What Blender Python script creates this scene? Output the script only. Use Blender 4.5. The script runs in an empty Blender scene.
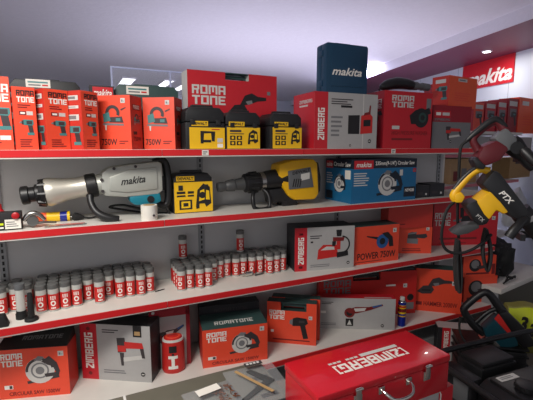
import bpy, bmesh, math, random
from mathutils import Matrix, Vector
random.seed(7)
C = bpy.context.scene.collection
PI = math.pi

# ------------------------------------------------------------------ camera, light, exposure
H = 1.72                      # eye height
F, PSI, PIT = 395.0, 0.4496, 0.1367
cp, sp, cs, sn = math.cos(PIT), math.sin(PIT), math.cos(PSI), math.sin(PSI)
cam = bpy.data.cameras.new('camera'); cam.sensor_width = 36; cam.lens = F / 533 * 36
co = bpy.data.objects.new('camera', cam); C.objects.link(co)
co.location = (0, 0, H); co.rotation_euler = (PI/2 - PIT, 0, -PSI)
cam.clip_start = 0.02
bpy.context.scene.camera = co
vs = bpy.context.scene.view_settings
vs.view_transform = 'Standard'; vs.look = 'None'; vs.gamma = 1; vs.exposure = 0.0; vs.use_curve_mapping = False

w = bpy.data.worlds.new('world'); bpy.context.scene.world = w; w.use_nodes = True
w.node_tree.nodes['Background'].inputs[0].default_value = (0.92, 0.90, 0.97, 1)
w.node_tree.nodes['Background'].inputs[1].default_value = 0.36

def area(name, loc, target, sx, sy, power, col):
    l = bpy.data.lights.new(name, 'AREA'); l.shape = 'RECTANGLE'; l.size = sx; l.size_y = sy
    l.energy = power; l.color = col
    o = bpy.data.objects.new(name, l); C.objects.link(o); o.location = loc
    o.rotation_euler = (Vector(target) - Vector(loc)).to_track_quat('-Z', 'Y').to_euler()
    return o
area('ceiling_lamp_light', (-0.75, 1.0, 2.72), (-0.4, 1.7, 0), 1.2, 0.4, 62, (1.0, 0.96, 0.90))
area('shop_window_daylight', (-2.6, -1.6, 1.9), (0.6, 2.2, 1.0), 2.4, 1.8, 14, (0.92, 0.95, 1.0))
area('added_ceiling_uplight', (2.9, 5.2, 1.4), (2.9, 5.1, 5), 4.0, 3.0, 72, (0.80, 0.78, 1.0))  # added unseen fill aimed upward behind the shelves, brightens the ceiling; no real lamp

# ------------------------------------------------------------------ view geometry -> real positions
def ray(x, y):
    r = (x - 266.5) / F; u = -(y - 200) / F
    fw = cp + u * sp
    return Vector((r*cs + fw*sn, -r*sn + fw*cs, u*cp - sp))
def onY(x, y, Y):
    d = ray(x, y); d = d * (Y / d.y); return Vector((d.x, d.y, d.z + H))
def onZ(x, y, z):
    d = ray(x, y); d = d * ((z - H) / d.z); return Vector((d.x, d.y, z))
def Xat(x, Y, z):
    k = (x - 266.5) / F; z -= H
    return (Y*sn + k*(Y*cs*cp - z*sp)) / (cs - k*sn*cp)
def Zat(P, y):
    k = (200 - y) / F; fw = P[0]*sn + P[1]*cs
    return H + fw * (k*cp - sp) / (cp + k*sp)
def pose(xl, Yl, xr, yaw, ytop, z):
    """front bottom edge: left end seen at column xl and distance Yl, turned by yaw degrees, ending at column xr"""
    a = math.radians(yaw); A = Vector((Xat(xl, Yl, z), Yl, z)); ux, uy = math.cos(a), math.sin(a)
    k = (xr - 266.5) / F
    c0 = A.x*cs - A.y*sn - k*((A.x*sn + A.y*cs)*cp - (z-H)*sp)
    c1 = ux*cs - uy*sn - k*((ux*sn + uy*cs)*cp)
    wd = -c0 / c1
    h = Zat(A, ytop) - z
    return (A + Vector((ux, uy, 0))*wd/2, a, wd, h)

# ------------------------------------------------------------------ materials
def lin(c): return tuple(((v/255+0.055)/1.055)**2.4 if v > 10 else v/255/12.92 for v in c) + (1,)
MATS = {}
def mat(name, rgb, rough=0.5, metal=0.0, noise=0.06, scale=30, bump=0.0, emit=0, trans=0, alpha=1, coat=0, ecol=None):
    m = bpy.data.materials.new(name); m.use_nodes = True; nt = m.node_tree; b = nt.nodes['Principled BSDF']
    c = lin(rgb)
    b.inputs['Roughness'].default_value = rough; b.inputs['Metallic'].default_value = metal
    b.inputs['Base Color'].default_value = c
    tc = nt.nodes.new('ShaderNodeTexCoord'); n = nt.nodes.new('ShaderNodeTexNoise')
    n.inputs['Scale'].default_value = scale; n.inputs['Detail'].default_value = 4
    nt.links.new(tc.outputs['Object'], n.inputs['Vector'])
    if noise:
        mx = nt.nodes.new('ShaderNodeMix'); mx.data_type = 'RGBA'
        mx.inputs[6].default_value = tuple(v*(1-noise) for v in c[:3]) + (1,)
        mx.inputs[7].default_value = tuple(min(1, v*(1+noise)) for v in c[:3]) + (1,)
        nt.links.new(n.outputs['Fac'], mx.inputs[0]); nt.links.new(mx.outputs[2], b.inputs['Base Color'])
    if bump:
        bp = nt.nodes.new('ShaderNodeBump'); bp.inputs['Strength'].default_value = bump; bp.inputs['Distance'].default_value = 0.01
        nt.links.new(n.outputs['Fac'], bp.inputs['Height']); nt.links.new(bp.outputs['Normal'], b.inputs['Normal'])
    if emit:
        b.inputs['Emission Color'].default_value = lin(ecol or rgb); b.inputs['Emission Strength'].default_value = emit
    b.inputs['Transmission Weight'].default_value = trans; b.inputs['Alpha'].default_value = alpha
    b.inputs['Coat Weight'].default_value = coat
    MATS[name] = m; return m
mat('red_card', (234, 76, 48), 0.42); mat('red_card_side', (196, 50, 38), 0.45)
mat('crimson', (196, 30, 42), 0.42); mat('maroon_card', (150, 24, 38), 0.45)
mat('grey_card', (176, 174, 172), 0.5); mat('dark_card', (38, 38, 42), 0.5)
mat('ink_black', (28, 26, 28), 0.5); mat('ink_dark', (58, 52, 54), 0.5); mat('ink_grey', (120, 120, 122), 0.5)
mat('ink_maroon', (120, 26, 26), 0.5); mat('ink_light', (205, 203, 198), 0.45); mat('ink_white', (238, 234, 226), 0.45)
mat('ink_teal', (70, 130, 130), 0.45); mat('ink_blue', (40, 90, 150), 0.5); mat('ink_red', (200, 40, 36), 0.45)
mat('ink_yellow', (240, 196, 20), 0.45); mat('ink_green', (40, 72, 66), 0.5)
mat('case_green', (52, 76, 74), 0.5, bump=0.1, scale=400); mat('case_black', (30, 31, 33), 0.5, bump=0.1, scale=400)
mat('case_blue', (20, 62, 90), 0.42, bump=0.08, scale=400); mat('carton_blue', (24, 104, 150), 0.45)
mat('carton_navy', (20, 30, 44), 0.45)
mat('yellow', (238, 188, 24), 0.45); mat('tool_yellow', (232, 178, 16), 0.42)
mat('black_plastic', (24, 24, 26), 0.42); mat('rubber', (20, 20, 21), 0.7); mat('grey_plastic', (96, 98, 100), 0.5); mat('dark_plastic', (66, 67, 68), 0.42)
mat('aluminium', (206, 202, 190), 0.36, 0.5); mat('silver_paint', (178, 180, 172), 0.38, 0.25)
mat('steel', (170, 168, 164), 0.25, 1.0); mat('chrome', (225, 222, 215), 0.12, 1.0)
mat('teal_plastic', (20, 120, 140), 0.4); mat('teal_dark', (16, 62, 74), 0.42); mat('red_plastic', (176, 22, 30), 0.38)
mat('red_steel', (198, 20, 36), 0.25, coat=0.4, noise=0.03); mat('maroon_plastic', (92, 20, 28), 0.4)
mat('shelf_white', (226, 222, 214), 0.4, noise=0.05, scale=12); mat('rail_red', (206, 34, 38), 0.35)
mat('panel_grey', (200, 200, 200), 0.55, noise=0.03, scale=3); mat('upright_grey', (150, 152, 154), 0.5)
mat('ceiling_white', (228, 224, 228), 0.8, noise=0.05, scale=22, bump=0.25)
mat('wall_white', (206, 212, 222), 0.35, noise=0.02, scale=3); mat('wall_joint', (120, 124, 132), 0.6)
mat('soffit_maroon', (104, 36, 64), 0.5, noise=0.04); mat('trim_white', (214, 210, 218), 0.5)
mat('floor_tile', (120, 116, 112), 0.4, noise=0.15, scale=6)
mat('lamp_white', (255, 255, 255), 0.5, emit=110, ecol=(214, 212, 255)); mat('panel_lamp', (255, 255, 255), 0.5, emit=2.2, ecol=(246, 248, 255))
mat('downlight_lens', (255, 255, 255), 0.5, emit=7)
mat('tube_clear', (222, 222, 216), 0.2, trans=0.3, noise=0.05); mat('tube_cap', (96, 96, 95), 0.4); mat('drill_steel', (110, 110, 108), 0.35, 0.6)
mat('olive_card', (98, 96, 84), 0.5, noise=0.14, scale=14); mat('kraft', (176, 142, 96), 0.6, noise=0.1); mat('paper', (228, 224, 214), 0.6)
mat('clear_film', (215, 218, 220), 0.15, alpha=0.10, noise=0); mat('white_film', (232, 234, 234), 0.3, noise=0.08, scale=10, bump=0.5)
mat('copper', (150, 92, 60), 0.35, 0.8); mat('wood', (190, 154, 108), 0.55, noise=0.2, scale=9)
mat('lime', (206, 220, 30), 0.5, noise=0.1, scale=8); mat('sack_olive', (150, 146, 70), 0.55, noise=0.15, scale=8)
mat('can_blue', (22, 40, 140), 0.3); mat('orange_card', (238, 92, 50), 0.45); mat('pink_steel', (214, 120, 130), 0.4)
mat('glass', (235, 240, 255), 0.02, alpha=0.16, noise=0); mat('glass_edge', (214, 222, 255), 0.2)
mat('table_top', (120, 108, 96), 0.5, noise=0.15)

# ------------------------------------------------------------------ mesh builder
GL = {}
def glyphs(s, bold, shear):
    k = (s, bold, shear)
    if k not in GL:
        cu = bpy.data.curves.new('t', 'FONT'); cu.body = s; cu.offset = bold; cu.shear = shear; cu.resolution_u = 2
        ob = bpy.data.objects.new('t', cu); C.objects.link(ob)
        dg = bpy.context.evaluated_depsgraph_get()
        me = bpy.data.meshes.new_from_object(ob.evaluated_get(dg))
        vv = [(v.co.x, v.co.y) for v in me.vertices]; ff = [tuple(p.vertices) for p in me.polygons]
        bpy.data.objects.remove(ob); bpy.data.curves.remove(cu); bpy.data.meshes.remove(me)
        xs = [v[0] for v in vv]; ys = [v[1] for v in vv]
        x0, x1, y0, y1 = min(xs), max(xs), min(ys), max(ys)
        GL[k] = ([((x-x0)/(x1-x0), (y-y0)/(y1-y0)) for x, y in vv], ff)
    return GL[k]
BLK = {'R': [(0,0,1.1,5),(0,4,4,5),(2.9,2.4,4,5),(0,2,3.6,3),(2.3,0,3.5,2.2)], 'O': [(0,0,1.1,5),(2.9,0,4,5),(0,0,4,1),(0,4,4,5)],
       'M': [(0,0,1.1,5),(3.9,0,5,5),(0,4,5,5),(2,1.2,3,5)], 'A': [(0,0,1.1,5),(2.9,0,4,5),(0,4,4,5),(0,1.6,4,2.5)],
       'T': [(0,4,4,5),(1.4,0,2.6,5)], 'N': [(0,0,1.1,5),(2.9,0,4,5),(0,4,4,5)], 'E': [(0,0,1.1,5),(0,0,3.8,1),(0,2,3.4,3),(0,4,3.8,5)],
       'Z': [(0,4,3.8,5),(0,0,3.8,1),(2.7,3.2,3.8,5),(1.9,2.5,3.2,3.5),(1.1,1.7,2.5,2.6),(.4,1,1.7,1.9),(0,0,1.1,1.5)], 'I': [(0,0,1.1,5)],
       'B': [(0,0,1.1,5),(0,0,3.4,1),(0,2,3.4,3),(0,4,3.4,5),(2.7,.4,3.8,2.3),(2.7,2.7,3.8,4.6)],
       'G': [(0,0,1.1,5),(0,4,3.8,5),(0,0,3.8,1),(2.7,0,3.8,2.8),(2,1.9,3.8,2.8)],
       '[': [(0,0,.7,5),(0,0,1.6,.8),(0,4.2,1.6,5)], ']': [(.9,0,1.6,5),(0,0,1.6,.8),(0,4.2,1.6,5)]}
class Face:
    """flat frame on a face: origin, width direction, height direction, size"""
    def __init__(s, o, u, v, W, Hh):
        s.o, s.u, s.v, s.W, s.H = Vector(o), Vector(u), Vector(v), W, Hh; s.n = s.u.cross(s.v)
    def p(s, a, b, off=0.0008): return s.o + s.u*(a*s.W) + s.v*(b*s.H) + s.n*off
class MB:
    def __init__(s): s.v = []; s.f = []; s.m = []; s.sm = []; s.slots = []
    def mi(s, m):
        if m not in s.slots: s.slots.append(m)
        return s.slots.index(m)
    def add(s, vs, fs, m, smooth=False):
        b = len(s.v); s.v += [tuple(v) for v in vs]; i = s.mi(m)
        for f in fs: s.f.append(tuple(b+k for k in f)); s.m.append(i); s.sm.append(smooth)
        return s
    def bmadd(s, bm, m, M=None, smooth=False):
        bmesh.ops.recalc_face_normals(bm, faces=bm.faces)
        if M is not None: bm.transform(M)
        bm.verts.index_update()
        s.add([v.co.copy() for v in bm.verts], [[v.index for v in f.verts] for f in bm.faces], m, smooth); bm.free(); return s
    def box(s, x0, x1, y0, y1, z0, z1, m, bev=0, M=None):
        bm = bmesh.new(); bmesh.ops.create_cube(bm, size=1)
        for v in bm.verts: v.co = Vector(((x0+x1)/2+v.co.x*(x1-x0), (y0+y1)/2+v.co.y*(y1-y0), (z0+z1)/2+v.co.z*(z1-z0)))
        if bev: bmesh.ops.bevel(bm, geom=list(bm.edges), offset=bev, segments=2, profile=0.6, affect='EDGES')
        return s.bmadd(bm, m, M, bool(bev))
    def prism(s, pts, y0, y1, m, bev=0, M=None):
        bm = bmesh.new(); a = [bm.verts.new((p[0], y0, p[1])) for p in pts]; b = [bm.verts.new((p[0], y1, p[1])) for p in pts]
        n = len(pts); bm.faces.new(a); bm.faces.new(b[::-1])
        for i in range(n): bm.faces.new((a[i], b[i], b[(i+1) % n], a[(i+1) % n]))
        bmesh.ops.recalc_face_normals(bm, faces=bm.faces)
        if bev: bmesh.ops.bevel(bm, geom=list(bm.edges), offset=bev, segments=2, profile=0.6, affect='EDGES', clamp_overlap=True)
        return s.bmadd(bm, m, M, bool(bev))
    def lathe(s, p0, p1, prof, m, n=20, caps=True):
        """prof: (fraction along p0-p1, radius)"""
        p0, p1 = Vector(p0), Vector(p1); ax = (p1-p0); q = ax.to_track_quat('Z', 'Y').to_matrix(); L = ax.length
        vs = []; fs = []
        for t, r in prof:
            for k in range(n):
                a = 2*PI*k/n; vs.append(p0 + q @ Vector((r*math.cos(a), r*math.sin(a), t*L)))
        for i in range(len(prof)-1):
            for k in range(n): fs.append((i*n+k, i*n+(k+1) % n, (i+1)*n+(k+1) % n, (i+1)*n+k))
        if caps: fs.append(tuple(range(n))[::-1]); fs.append(tuple((len(prof)-1)*n+k for k in range(n)))
        return s.add(vs, fs, m, True)
    def tube(s, pts, r, m, n=10, smoothpath=0):
        pts = [Vector(p) for p in pts]
        for _ in range(smoothpath):
            q = [pts[0]]
            for a, b in zip(pts, pts[1:]): q += [a*0.75+b*0.25, a*0.25+b*0.75]
            pts = q + [pts[-1]]
        N = len(pts); rr = r if isinstance(r, (list, tuple)) else [r, r]
        vs = []; fs = []; up = None
        for i, p in enumerate(pts):
            t = (pts[min(i+1, N-1)] - pts[max(i-1, 0)]).normalized()
            if up is None: up = t.orthogonal().normalized()
            up = (up - t*up.dot(t)).normalized(); sd = t.cross(up)
            f = i/(N-1)*(len(rr)-1); j = min(int(f), len(rr)-2); rad = rr[j]+(rr[j+1]-rr[j])*(f-j)
            for k in range(n):
                a = 2*PI*k/n; vs.append(p + up*(rad*math.cos(a)) + sd*(rad*math.sin(a)))
        for i in range(N-1):
            for k in range(n): fs.append((i*n+k, i*n+(k+1) % n, (i+1)*n+(k+1) % n, (i+1)*n+k))
        fs.append(tuple(range(n))[::-1]); fs.append(tuple((N-1)*n+k for k in range(n)))
        return s.add(vs, fs, m, True)
    # ---- flat print on a face
    def poly(s, fc, pts, m, off=0.0008): return s.add([fc.p(a, b, off) for a, b in pts], [tuple(range(len(pts)))], m)
    def rect(s, fc, a0, b0, a1, b1, m, off=0.0008): return s.poly(fc, [(a0,b0),(a1,b0),(a1,b1),(a0,b1)], m, off)
    def disc(s, fc, a, b, r, m, off=0.0008, n=20, hole=0, a0=0, a1=2*PI):
        """r in metres"""
        c = [(math.cos(a0+(a1-a0)*k/n), math.sin(a0+(a1-a0)*k/n)) for k in range(n+1)]
        P = lambda x, y, q: fc.p(a + x*q/fc.W, b + y*q/fc.H, off)
        if hole:
            vs = [P(x, y, r) for x, y in c] + [P(x, y, hole) for x, y in c]
            return s.add(vs, [(k, k+1, n+2+k, n+1+k) for k in range(n)], m)
        return s.add([P(x, y, r) for x, y in c[:-1]], [tuple(range(n))], m)
    def text(s, fc, t, a0, b0, a1, b1, m, bold=0.0, shear=0.0, rot=0, off=0.0012):
        vv, ff = glyphs(t, bold, shear)
        return s.put(fc, vv, ff, a0, b0, a1, b1, m, rot, off)
    def put(s, fc, vv, ff, a0, b0, a1, b1, m, rot, off, lift=False):
        o = []
        for i, (x, y) in enumerate(vv):
            if rot == 90: x, y = 1-y, x
            elif rot == 180: x, y = 1-x, 1-y
            o.append(fc.p(a0+(a1-a0)*x, b0+(b1-b0)*y, off + (.00007*((i//4) % 6) if lift else 0)))
        return s.add(o, ff, m)
    def block(s, fc, t, a0, b0, a1, b1, m, rot=0, off=0.0012, gap=.55):
        vv = []; ff = []; x = 0
        for ch in t:
            r = BLK[ch]; wd = max(q[2] for q in r)
            for q in r:
                i = len(vv); vv += [(x+q[0], q[1]), (x+q[2], q[1]), (x+q[2], q[3]), (x+q[0], q[3])]; ff.append((i, i+1, i+2, i+3))
            x += wd + gap
        x -= gap
        return s.put(fc, [(p[0]/x, p[1]/5) for p in vv], ff, a0, b0, a1, b1, m, rot, off, True)
    def build(s, name, parent=None, loc=(0,0,0), rz=0):
        me = bpy.data.meshes.new(name); me.from_pydata(s.v, [], s.f)
        for m in s.slots: me.materials.append(MATS[m])
        me.polygons.foreach_set('material_index', s.m); me.polygons.foreach_set('use_smooth', s.sm)
        me.update(); me.set_sharp_from_angle(angle=0.7)
        o = bpy.data.objects.new(name, me); C.objects.link(o); o.parent = parent
        o.location = loc; o.rotation_euler = (0, 0, rz); return o
def tag(o, label, cat, group=None, kind=None):
    if label: o['label'] = label
    if cat: o['category'] = cat
    if group: o['group'] = group
    if kind: o['kind'] = kind
    return o
def thing(name, label, cat, loc, rz=0, group=None):
    o = bpy.data.objects.new(name, None); C.objects.link(o); o.empty_display_size = 0.05
    o.location = loc; o.rotation_euler = (0, 0, rz); return tag(o, label, cat, group)
def struct(mb, name): return tag(mb.build(name), None, None, None, 'structure')

# ------------------------------------------------------------------ product pictures printed on cartons
def sub(fc, a0, b0, a1, b1, off=0.0):
    return Face(fc.p(a0, b0, off), fc.u, fc.v, fc.W*(a1-a0), fc.H*(b1-b0))
def pic(mb, fc, kind, a0, b0, a1, b1, c1='ink_dark', c2='ink_teal', c3='ink_light'):
    q = sub(fc, a0, b0, a1, b1); P = lambda pts, m, o=.0012: mb.poly(q, pts, m, o)
    if kind == 'saw':
        r = q.H*.44
        P([(.08,.16),(.95,.30),(.97,.22),(.10,.07)], c1)
        mb.disc(q, .45, .5, r, c3, .0014); mb.disc(q, .45, .5, r*.98, c1, .0016, hole=r*.8, a0=.2, a1=3.2)
        mb.disc(q, .45, .5, r*.62, 'ink_grey', .0016, hole=r*.5); mb.disc(q, .45, .5, r*.3, c2, .0018)
        P([(.5,.8),(.72,.98),(.92,.74),(1,.42),(.9,.36),(.8,.62),(.66,.68)], c1, .002)
        P([(.3,.86),(.42,1),(.58,.96),(.5,.82)], c2, .002)
        P([(.56,.38),(.98,.42),(.96,.3),(.6,.26)], c1, .0021)
    elif kind == 'drill':
        P([(.02,.72),(.16,.72),(.16,.84),(.02,.80)], 'ink_grey'); P([(.16,.66),(.30,.64),(.30,.92),(.16,.88)], c1)
        P([(.3,.62),(.92,.60),(1,.72),(.98,.94),(.3,.96)], c2, .0014); P([(.5,.66),(.9,.66),(.9,.88),(.5,.88)], c1, .0016)
        P([(.58,.64),(.9,.62),(.98,.12),(.66,.14)], c1); P([(.52,.0),(1,.0),(1,.16),(.52,.16)], c2, .0014)
    elif kind == 'jigsaw':
        r = q.H*.30
        mb.disc(q, .48, .66, r, c1, .0012, hole=r*.58, a0=-.4, a1=3.6)
        P([(.1,.62),(.34,.70),(.40,.36),(.12,.30)], c2, .0014); P([(.38,.5),(.84,.52),(.9,.28),(.34,.3)], c1, .0013)
        P([(.12,.28),(.9,.24),(.9,.17),(.06,.2)], 'ink_grey', .0015); P([(.16,.2),(.24,.2),(.22,0),(.18,0)], c3, .0015)
        P([(.6,.46),(.78,.46),(.78,.34),(.6,.34)], c2, .0016); P([(.8,.8),(1,.88),(1,.84),(.82,.74)], c1, .0015)
    elif kind == 'heatgun':
        P([(0,.68),(.16,.62),(.2,.92),(.02,.84)], 'ink_grey'); P([(.16,.58),(.82,.62),(.98,.74),(.9,.96),(.4,1),(.18,.94)], c1, .0014)
        P([(.56,.62),(.84,.62),(1,.04),(.74,0)], c1, .0013); P([(.5,.74),(.8,.76),(.8,.86),(.5,.86)], c2, .0018)
    elif kind == 'nailer':
        P([(.1,.98),(.36,1),(.4,.5),(.12,.46)], c1); P([(.34,.86),(.92,.84),(.96,.64),(.36,.62)], 'ink_red', .0014)
        P([(.12,.72),(.38,.72),(.38,.5),(.12,.5)], 'ink_red', .0016); P([(.18,.46),(.32,.46),(.3,0),(.22,0)], 'ink_dark', .0014)
        P([(.3,.3),(.95,.42),(.97,.28),(.3,.14)], 'ink_light', .0016); P([(.84,.64),(.96,.64),(1,.3),(.9,.3)], c1, .0018)
    elif kind == 'grinder':
        mb.disc(q, .2, .34, q.H*.32, c1, .0013); mb.disc(q, .2, .34, q.H*.2, c2, .0015)
        P([(.1,.5),(.34,.72),(.66,.74),(.98,.94),(1,.84),(.7,.54),(.36,.3),(.2,.3)], c1, .0016)
        P([(.3,.62),(.6,.68),(.56,.48),(.34,.42)], c3, .0018); P([(.74,.78),(.96,.92),(.97,.84),(.76,.68)], 'ink_blue', .0018)
    elif kind == 'sprayer':
        P([(.05,.36),(.2,.52),(.62,.5),(.68,.1),(.02,.04)], 'ink_red', .0014); P([(.12,.34),(.3,.46),(.54,.44),(.56,.34)], c3, .0016)
        P([(.6,1),(.78,1),(.76,.78),(.62,.78)], c1, .0014); P([(.5,.76),(.86,.74),(.84,.62),(.5,.62)], 'ink_maroon', .0016)
        P([(.62,.62),(.74,.62),(.74,.34),(.62,.34)], 'ink_red', .0018); P([(.48,.62),(.6,.62),(.58,.46),(.48,.46)], c1, .0018)
        mb.disc(q, .78, .5, q.H*.3, c1, .0015, hole=q.H*.25, a0=-1.4, a1=1.5)
        P([(.62,.24),(.98,.28),(1,.12),(.64,.06)], c1, .002)
    elif kind == 'blower':
        P([(0,.78),(.44,.66),(.46,.5),(0,.72)], c1); mb.disc(q, .58, .42, q.H*.38, c2, .0014); mb.disc(q, .58, .42, q.H*.18, c1, .0016)
        P([(.55,.86),(.78,.9),(.96,.6),(1,.1),(.84,.1),(.8,.5),(.68,.66)], c1, .0018)
    elif kind == 'sander':
        mb.disc(q, .3, .55, q.H*.36, c1, .0013); P([(.06,.06),(.56,.0),(.58,.4),(.06,.42)], c2, .0015)
        P([(.4,.7),(.94,.78),(1,.54),(.86,.42),(.5,.46)], c1, .0014); P([(.1,.82),(.5,.92),(.5,.8),(.1,.7)], 'ink_grey', .0016)
    elif kind == 'hammer':
        P([(0,.40),(.3,.46),(.3,.34),(0,.32)], 'ink_grey'); P([(.26,.24),(.62,.34),(.6,.64),(.3,.56)], c1, .0014)
        P([(.56,.22),(.86,.26),(1,.5),(.98,.92),(.84,.96),(.6,.72)], c1, .0013); P([(.62,.4),(.82,.44),(.82,.62),(.64,.6)], c2, .0017)
        P([(.24,.5),(.36,.54),(.34,1),(.22,.98)], c1, .0016)
    elif kind == 'longgrinder':
        P([(0,.16),(.16,.06),(.42,.1),(.5,.3),(.42,.5),(.18,.46)], c1); P([(.14,.2),(.4,.22),(.4,.3),(.14,.28)], c2, .0015)
        P([(.3,.42),(.44,.82),(.62,.92),(.78,.8),(1,.78),(1,.66),(.76,.62),(.6,.52)], c1, .0014)
        P([(.46,.6),(.62,.66),(.64,.54),(.52,.48)], 'ink_grey', .0016)
    elif kind == 'motor':
        mb.disc(q, .56, .5, q.H*.46, c1, .0013, hole=0); P([(.04,.6),(.3,.86),(.52,.92),(.5,.2),(.12,.2)], c1, .0012)
        mb.disc(q, .62, .52, q.H*.24, c2, .0016); mb.disc(q, .62, .52, q.H*.13, c1, .0018); P([(.7,.9),(.9,1),(1,.72),(.84,.66)], c1, .0015)
    elif kind == 'trolley':
        P([(0,.02),(.46,.02),(.46,.66),(.0,.64)], c1); P([(.5,.02),(1,.06),(1,.62),(.86,.74),(.52,.64)], 'ink_red', .0014)
        P([(.62,.64),(.9,.7),(.92,1),(.86,1),(.84,.78),(.66,.74)], 'ink_maroon', .0016); P([(.62,.5),(.92,.52),(.92,.3),(.62,.28)], c1, .0018)
    elif kind == 'laser':
        P([(.1,.1),(.2,.75),(.55,1),(.92,.86),(1,.2),(.7,.06),(.6,.2),(.3,.2)], c1, .0012)
        P([(.28,.3),(.36,.72),(.6,.78),(.6,.36)], 'ink_yellow', .0014); P([(.68,.36),(.7,.74),(.88,.7),(.9,.34)], 'ink_yellow', .0014)
        mb.disc(q, .48, .54, q.H*.13, c1, .0016); P([(.1,.1),(.3,.2),(.3,.02),(.12,0)], c1, .0016)

# ------------------------------------------------------------------ cartons
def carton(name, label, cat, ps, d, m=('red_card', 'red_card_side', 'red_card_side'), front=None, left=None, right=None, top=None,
           sticker=None, notch=None, case=None, group=None, part='carton_body', handle='case_green', flap=0):
    """ps = (front bottom middle, yaw, width, height); m = front, sides, top"""
    loc, a, W, h = ps
    mb = MB(); x0, x1 = -W/2, W/2
    outline = [(x0,0),(x1,0),(x1,h)] + ([(x0+W*notch[1],h),(x0+W*notch[1],h*notch[2]),(x0+W*notch[0],h*notch[2]),(x0+W*notch[0],h)] if notch else []) + [(x0,h)]
    n = len(outline)
    mb.add([(p[0],0,p[1]) for p in outline], [tuple(range(n))], m[0])
    vs = [(p[0],0,p[1]) for p in outline] + [(p[0],d,p[1]) for p in outline]
    for i in range(n):
        j = (i+1) % n
        up = abs(outline[i][1]-outline[j][1]) < 1e-6 and outline[i][1] > h*.3
        if up and case: continue
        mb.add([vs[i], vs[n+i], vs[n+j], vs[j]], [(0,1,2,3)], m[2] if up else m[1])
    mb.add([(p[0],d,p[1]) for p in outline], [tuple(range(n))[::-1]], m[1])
    if front: front(mb, Face((x0,0,0), (1,0,0), (0,0,1), W, h))
    if left: left(mb, Face((x0,d,0), (0,-1,0), (0,0,1), d, h))
    if right: right(mb, Face((x1,0,0), (0,1,0), (0,0,1), d, h))
    if top: top(mb, Face((x0,0,h), (1,0,0), (0,1,0), W, d))
    if not (sticker or case or notch):
        return tag(mb.build(name, None, loc, a), label, cat, group)
    root = thing(name, label, cat, loc, a, group)
    body = mb.build('sleeve' if case else part, root)
    if sticker:
        s = MB(); fc = Face((x0,0,0), (1,0,0), (0,0,1), W, h)
        su, sv, sz, sm = sticker
        cx, cz = x0+W*su, h*sv
        s.box(cx-sz/2, cx+sz/2, -.0016, -.0009, cz-sz/2, cz+sz/2, sm)
        f2 = Face((cx-sz/2,-.0016,cz-sz/2), (1,0,0), (0,0,1), sz, sz)
        s.rect(f2, .2, .25, .5, .7, 'ink_grey', .0004); s.rect(f2, .58, .3, .84, .42, 'ink_teal', .0004)
        s.build('sticker', body)['label'] = 'small pale square sticker'
    if case:
        cm, ch, prn = case              # plastic case inside the sleeve: material, extra height, printed on top
        k = MB(); e = .004
        k.box(x0+e, x1-e, e, d-e, .004, h*(notch[2] if notch else .98) - .004, cm)
        if ch:
            sh = h*(notch[2] if notch else 1.0) - .006
            if notch: k.prism([(x0+W*notch[1]+.004,sh),(x1-e-.004,sh),(x1-e-.012,h+ch),(x0+W*notch[1]+.012,h+ch)], e+.006, d-e-.006, cm, .006)
            else:
                xa, xb, ya, yb_ = x0+.001, x1-.001, .001, d-.001
                k.add([(xa,ya,sh),(xb,ya,sh),(xb,yb_,sh),(xa,yb_,sh),(xa,ya,h+.002),(xb,ya,h+.002),(xb-.006,yb_,h+ch),(xa+.006,yb_,h+ch)], [(0,3,2,1),(4,5,6,7),(0,1,5,4),(1,2,6,5),(2,3,7,6),(3,0,4,7)], cm)
            if notch: k.prism([(x0+e+.004,sh),(x0+W*notch[0]-.004,sh),(x0+W*notch[0]-.012,h+ch),(x0+e+.012,h+ch)], e+.006, d-e-.006, cm, .006)
        else: k.box(x0+.002, x1-.002, .002, d-.002, h-.006, h-.0005, cm)
        if prn: sl = Vector((0, d-.002, ch-.002)); prn(k, Face((x0,.001,h+.002), (1,0,0), sl.normalized(), W, sl.length))
        body2 = k.build('carry_case', root)
    if notch and handle:
        hb = MB(); zc = h*(notch[2]+ (1-notch[2])*.55); t = h*(1-notch[2])*.2; xa, xb = x0+W*notch[0], x0+W*notch[1]
        hb.prism([(xa-.002,h*notch[2]-.002),(xa+.012,h*notch[2]-.002),(xa+.02,zc-t),(xb-.02,zc-t),(xb-.012,h*notch[2]-.002),(xb+.002,h*notch[2]-.002),(xb-.004,zc+t),(xa+.004,zc+t)], d*.35, d*.68, handle, .003)
        hb.build('handle', body2 if case else root)
    return root
def roma(mb, fc, a0, b0, a1, b1, c1='ink_white', c2='ink_white'):
    mid = (b0+b1)/2; g = (b1-b0)*.04
    mb.block(fc, 'ROMA', a0, mid+g, a1, b1, c1); mb.block(fc, 'TONE', a0, b0, a1, mid-g, c2)
def small_lines(mb, fc, a0, b0, a1, b1, n, m='ink_maroon'):
    for i in range(n):
        y = b1-(b1-b0)*(i+.2)/n; k = random.uniform(.6, 1)
        mb.rect(fc, a0, y-(b1-b0)/n*.45, a0+(a1-a0)*k, y, m, .0011)
def badge(mb, fc, a, b, r):
    mb.disc(fc, a, b, r, 'ink_black', .0012); mb.rect(fc, a-.6*r/fc.W, b-.25*r/fc.H, a+.6*r/fc.W, b+.25*r/fc.H, 'ink_light', .0016)
ZT = 'ZIMBERG'

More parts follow.
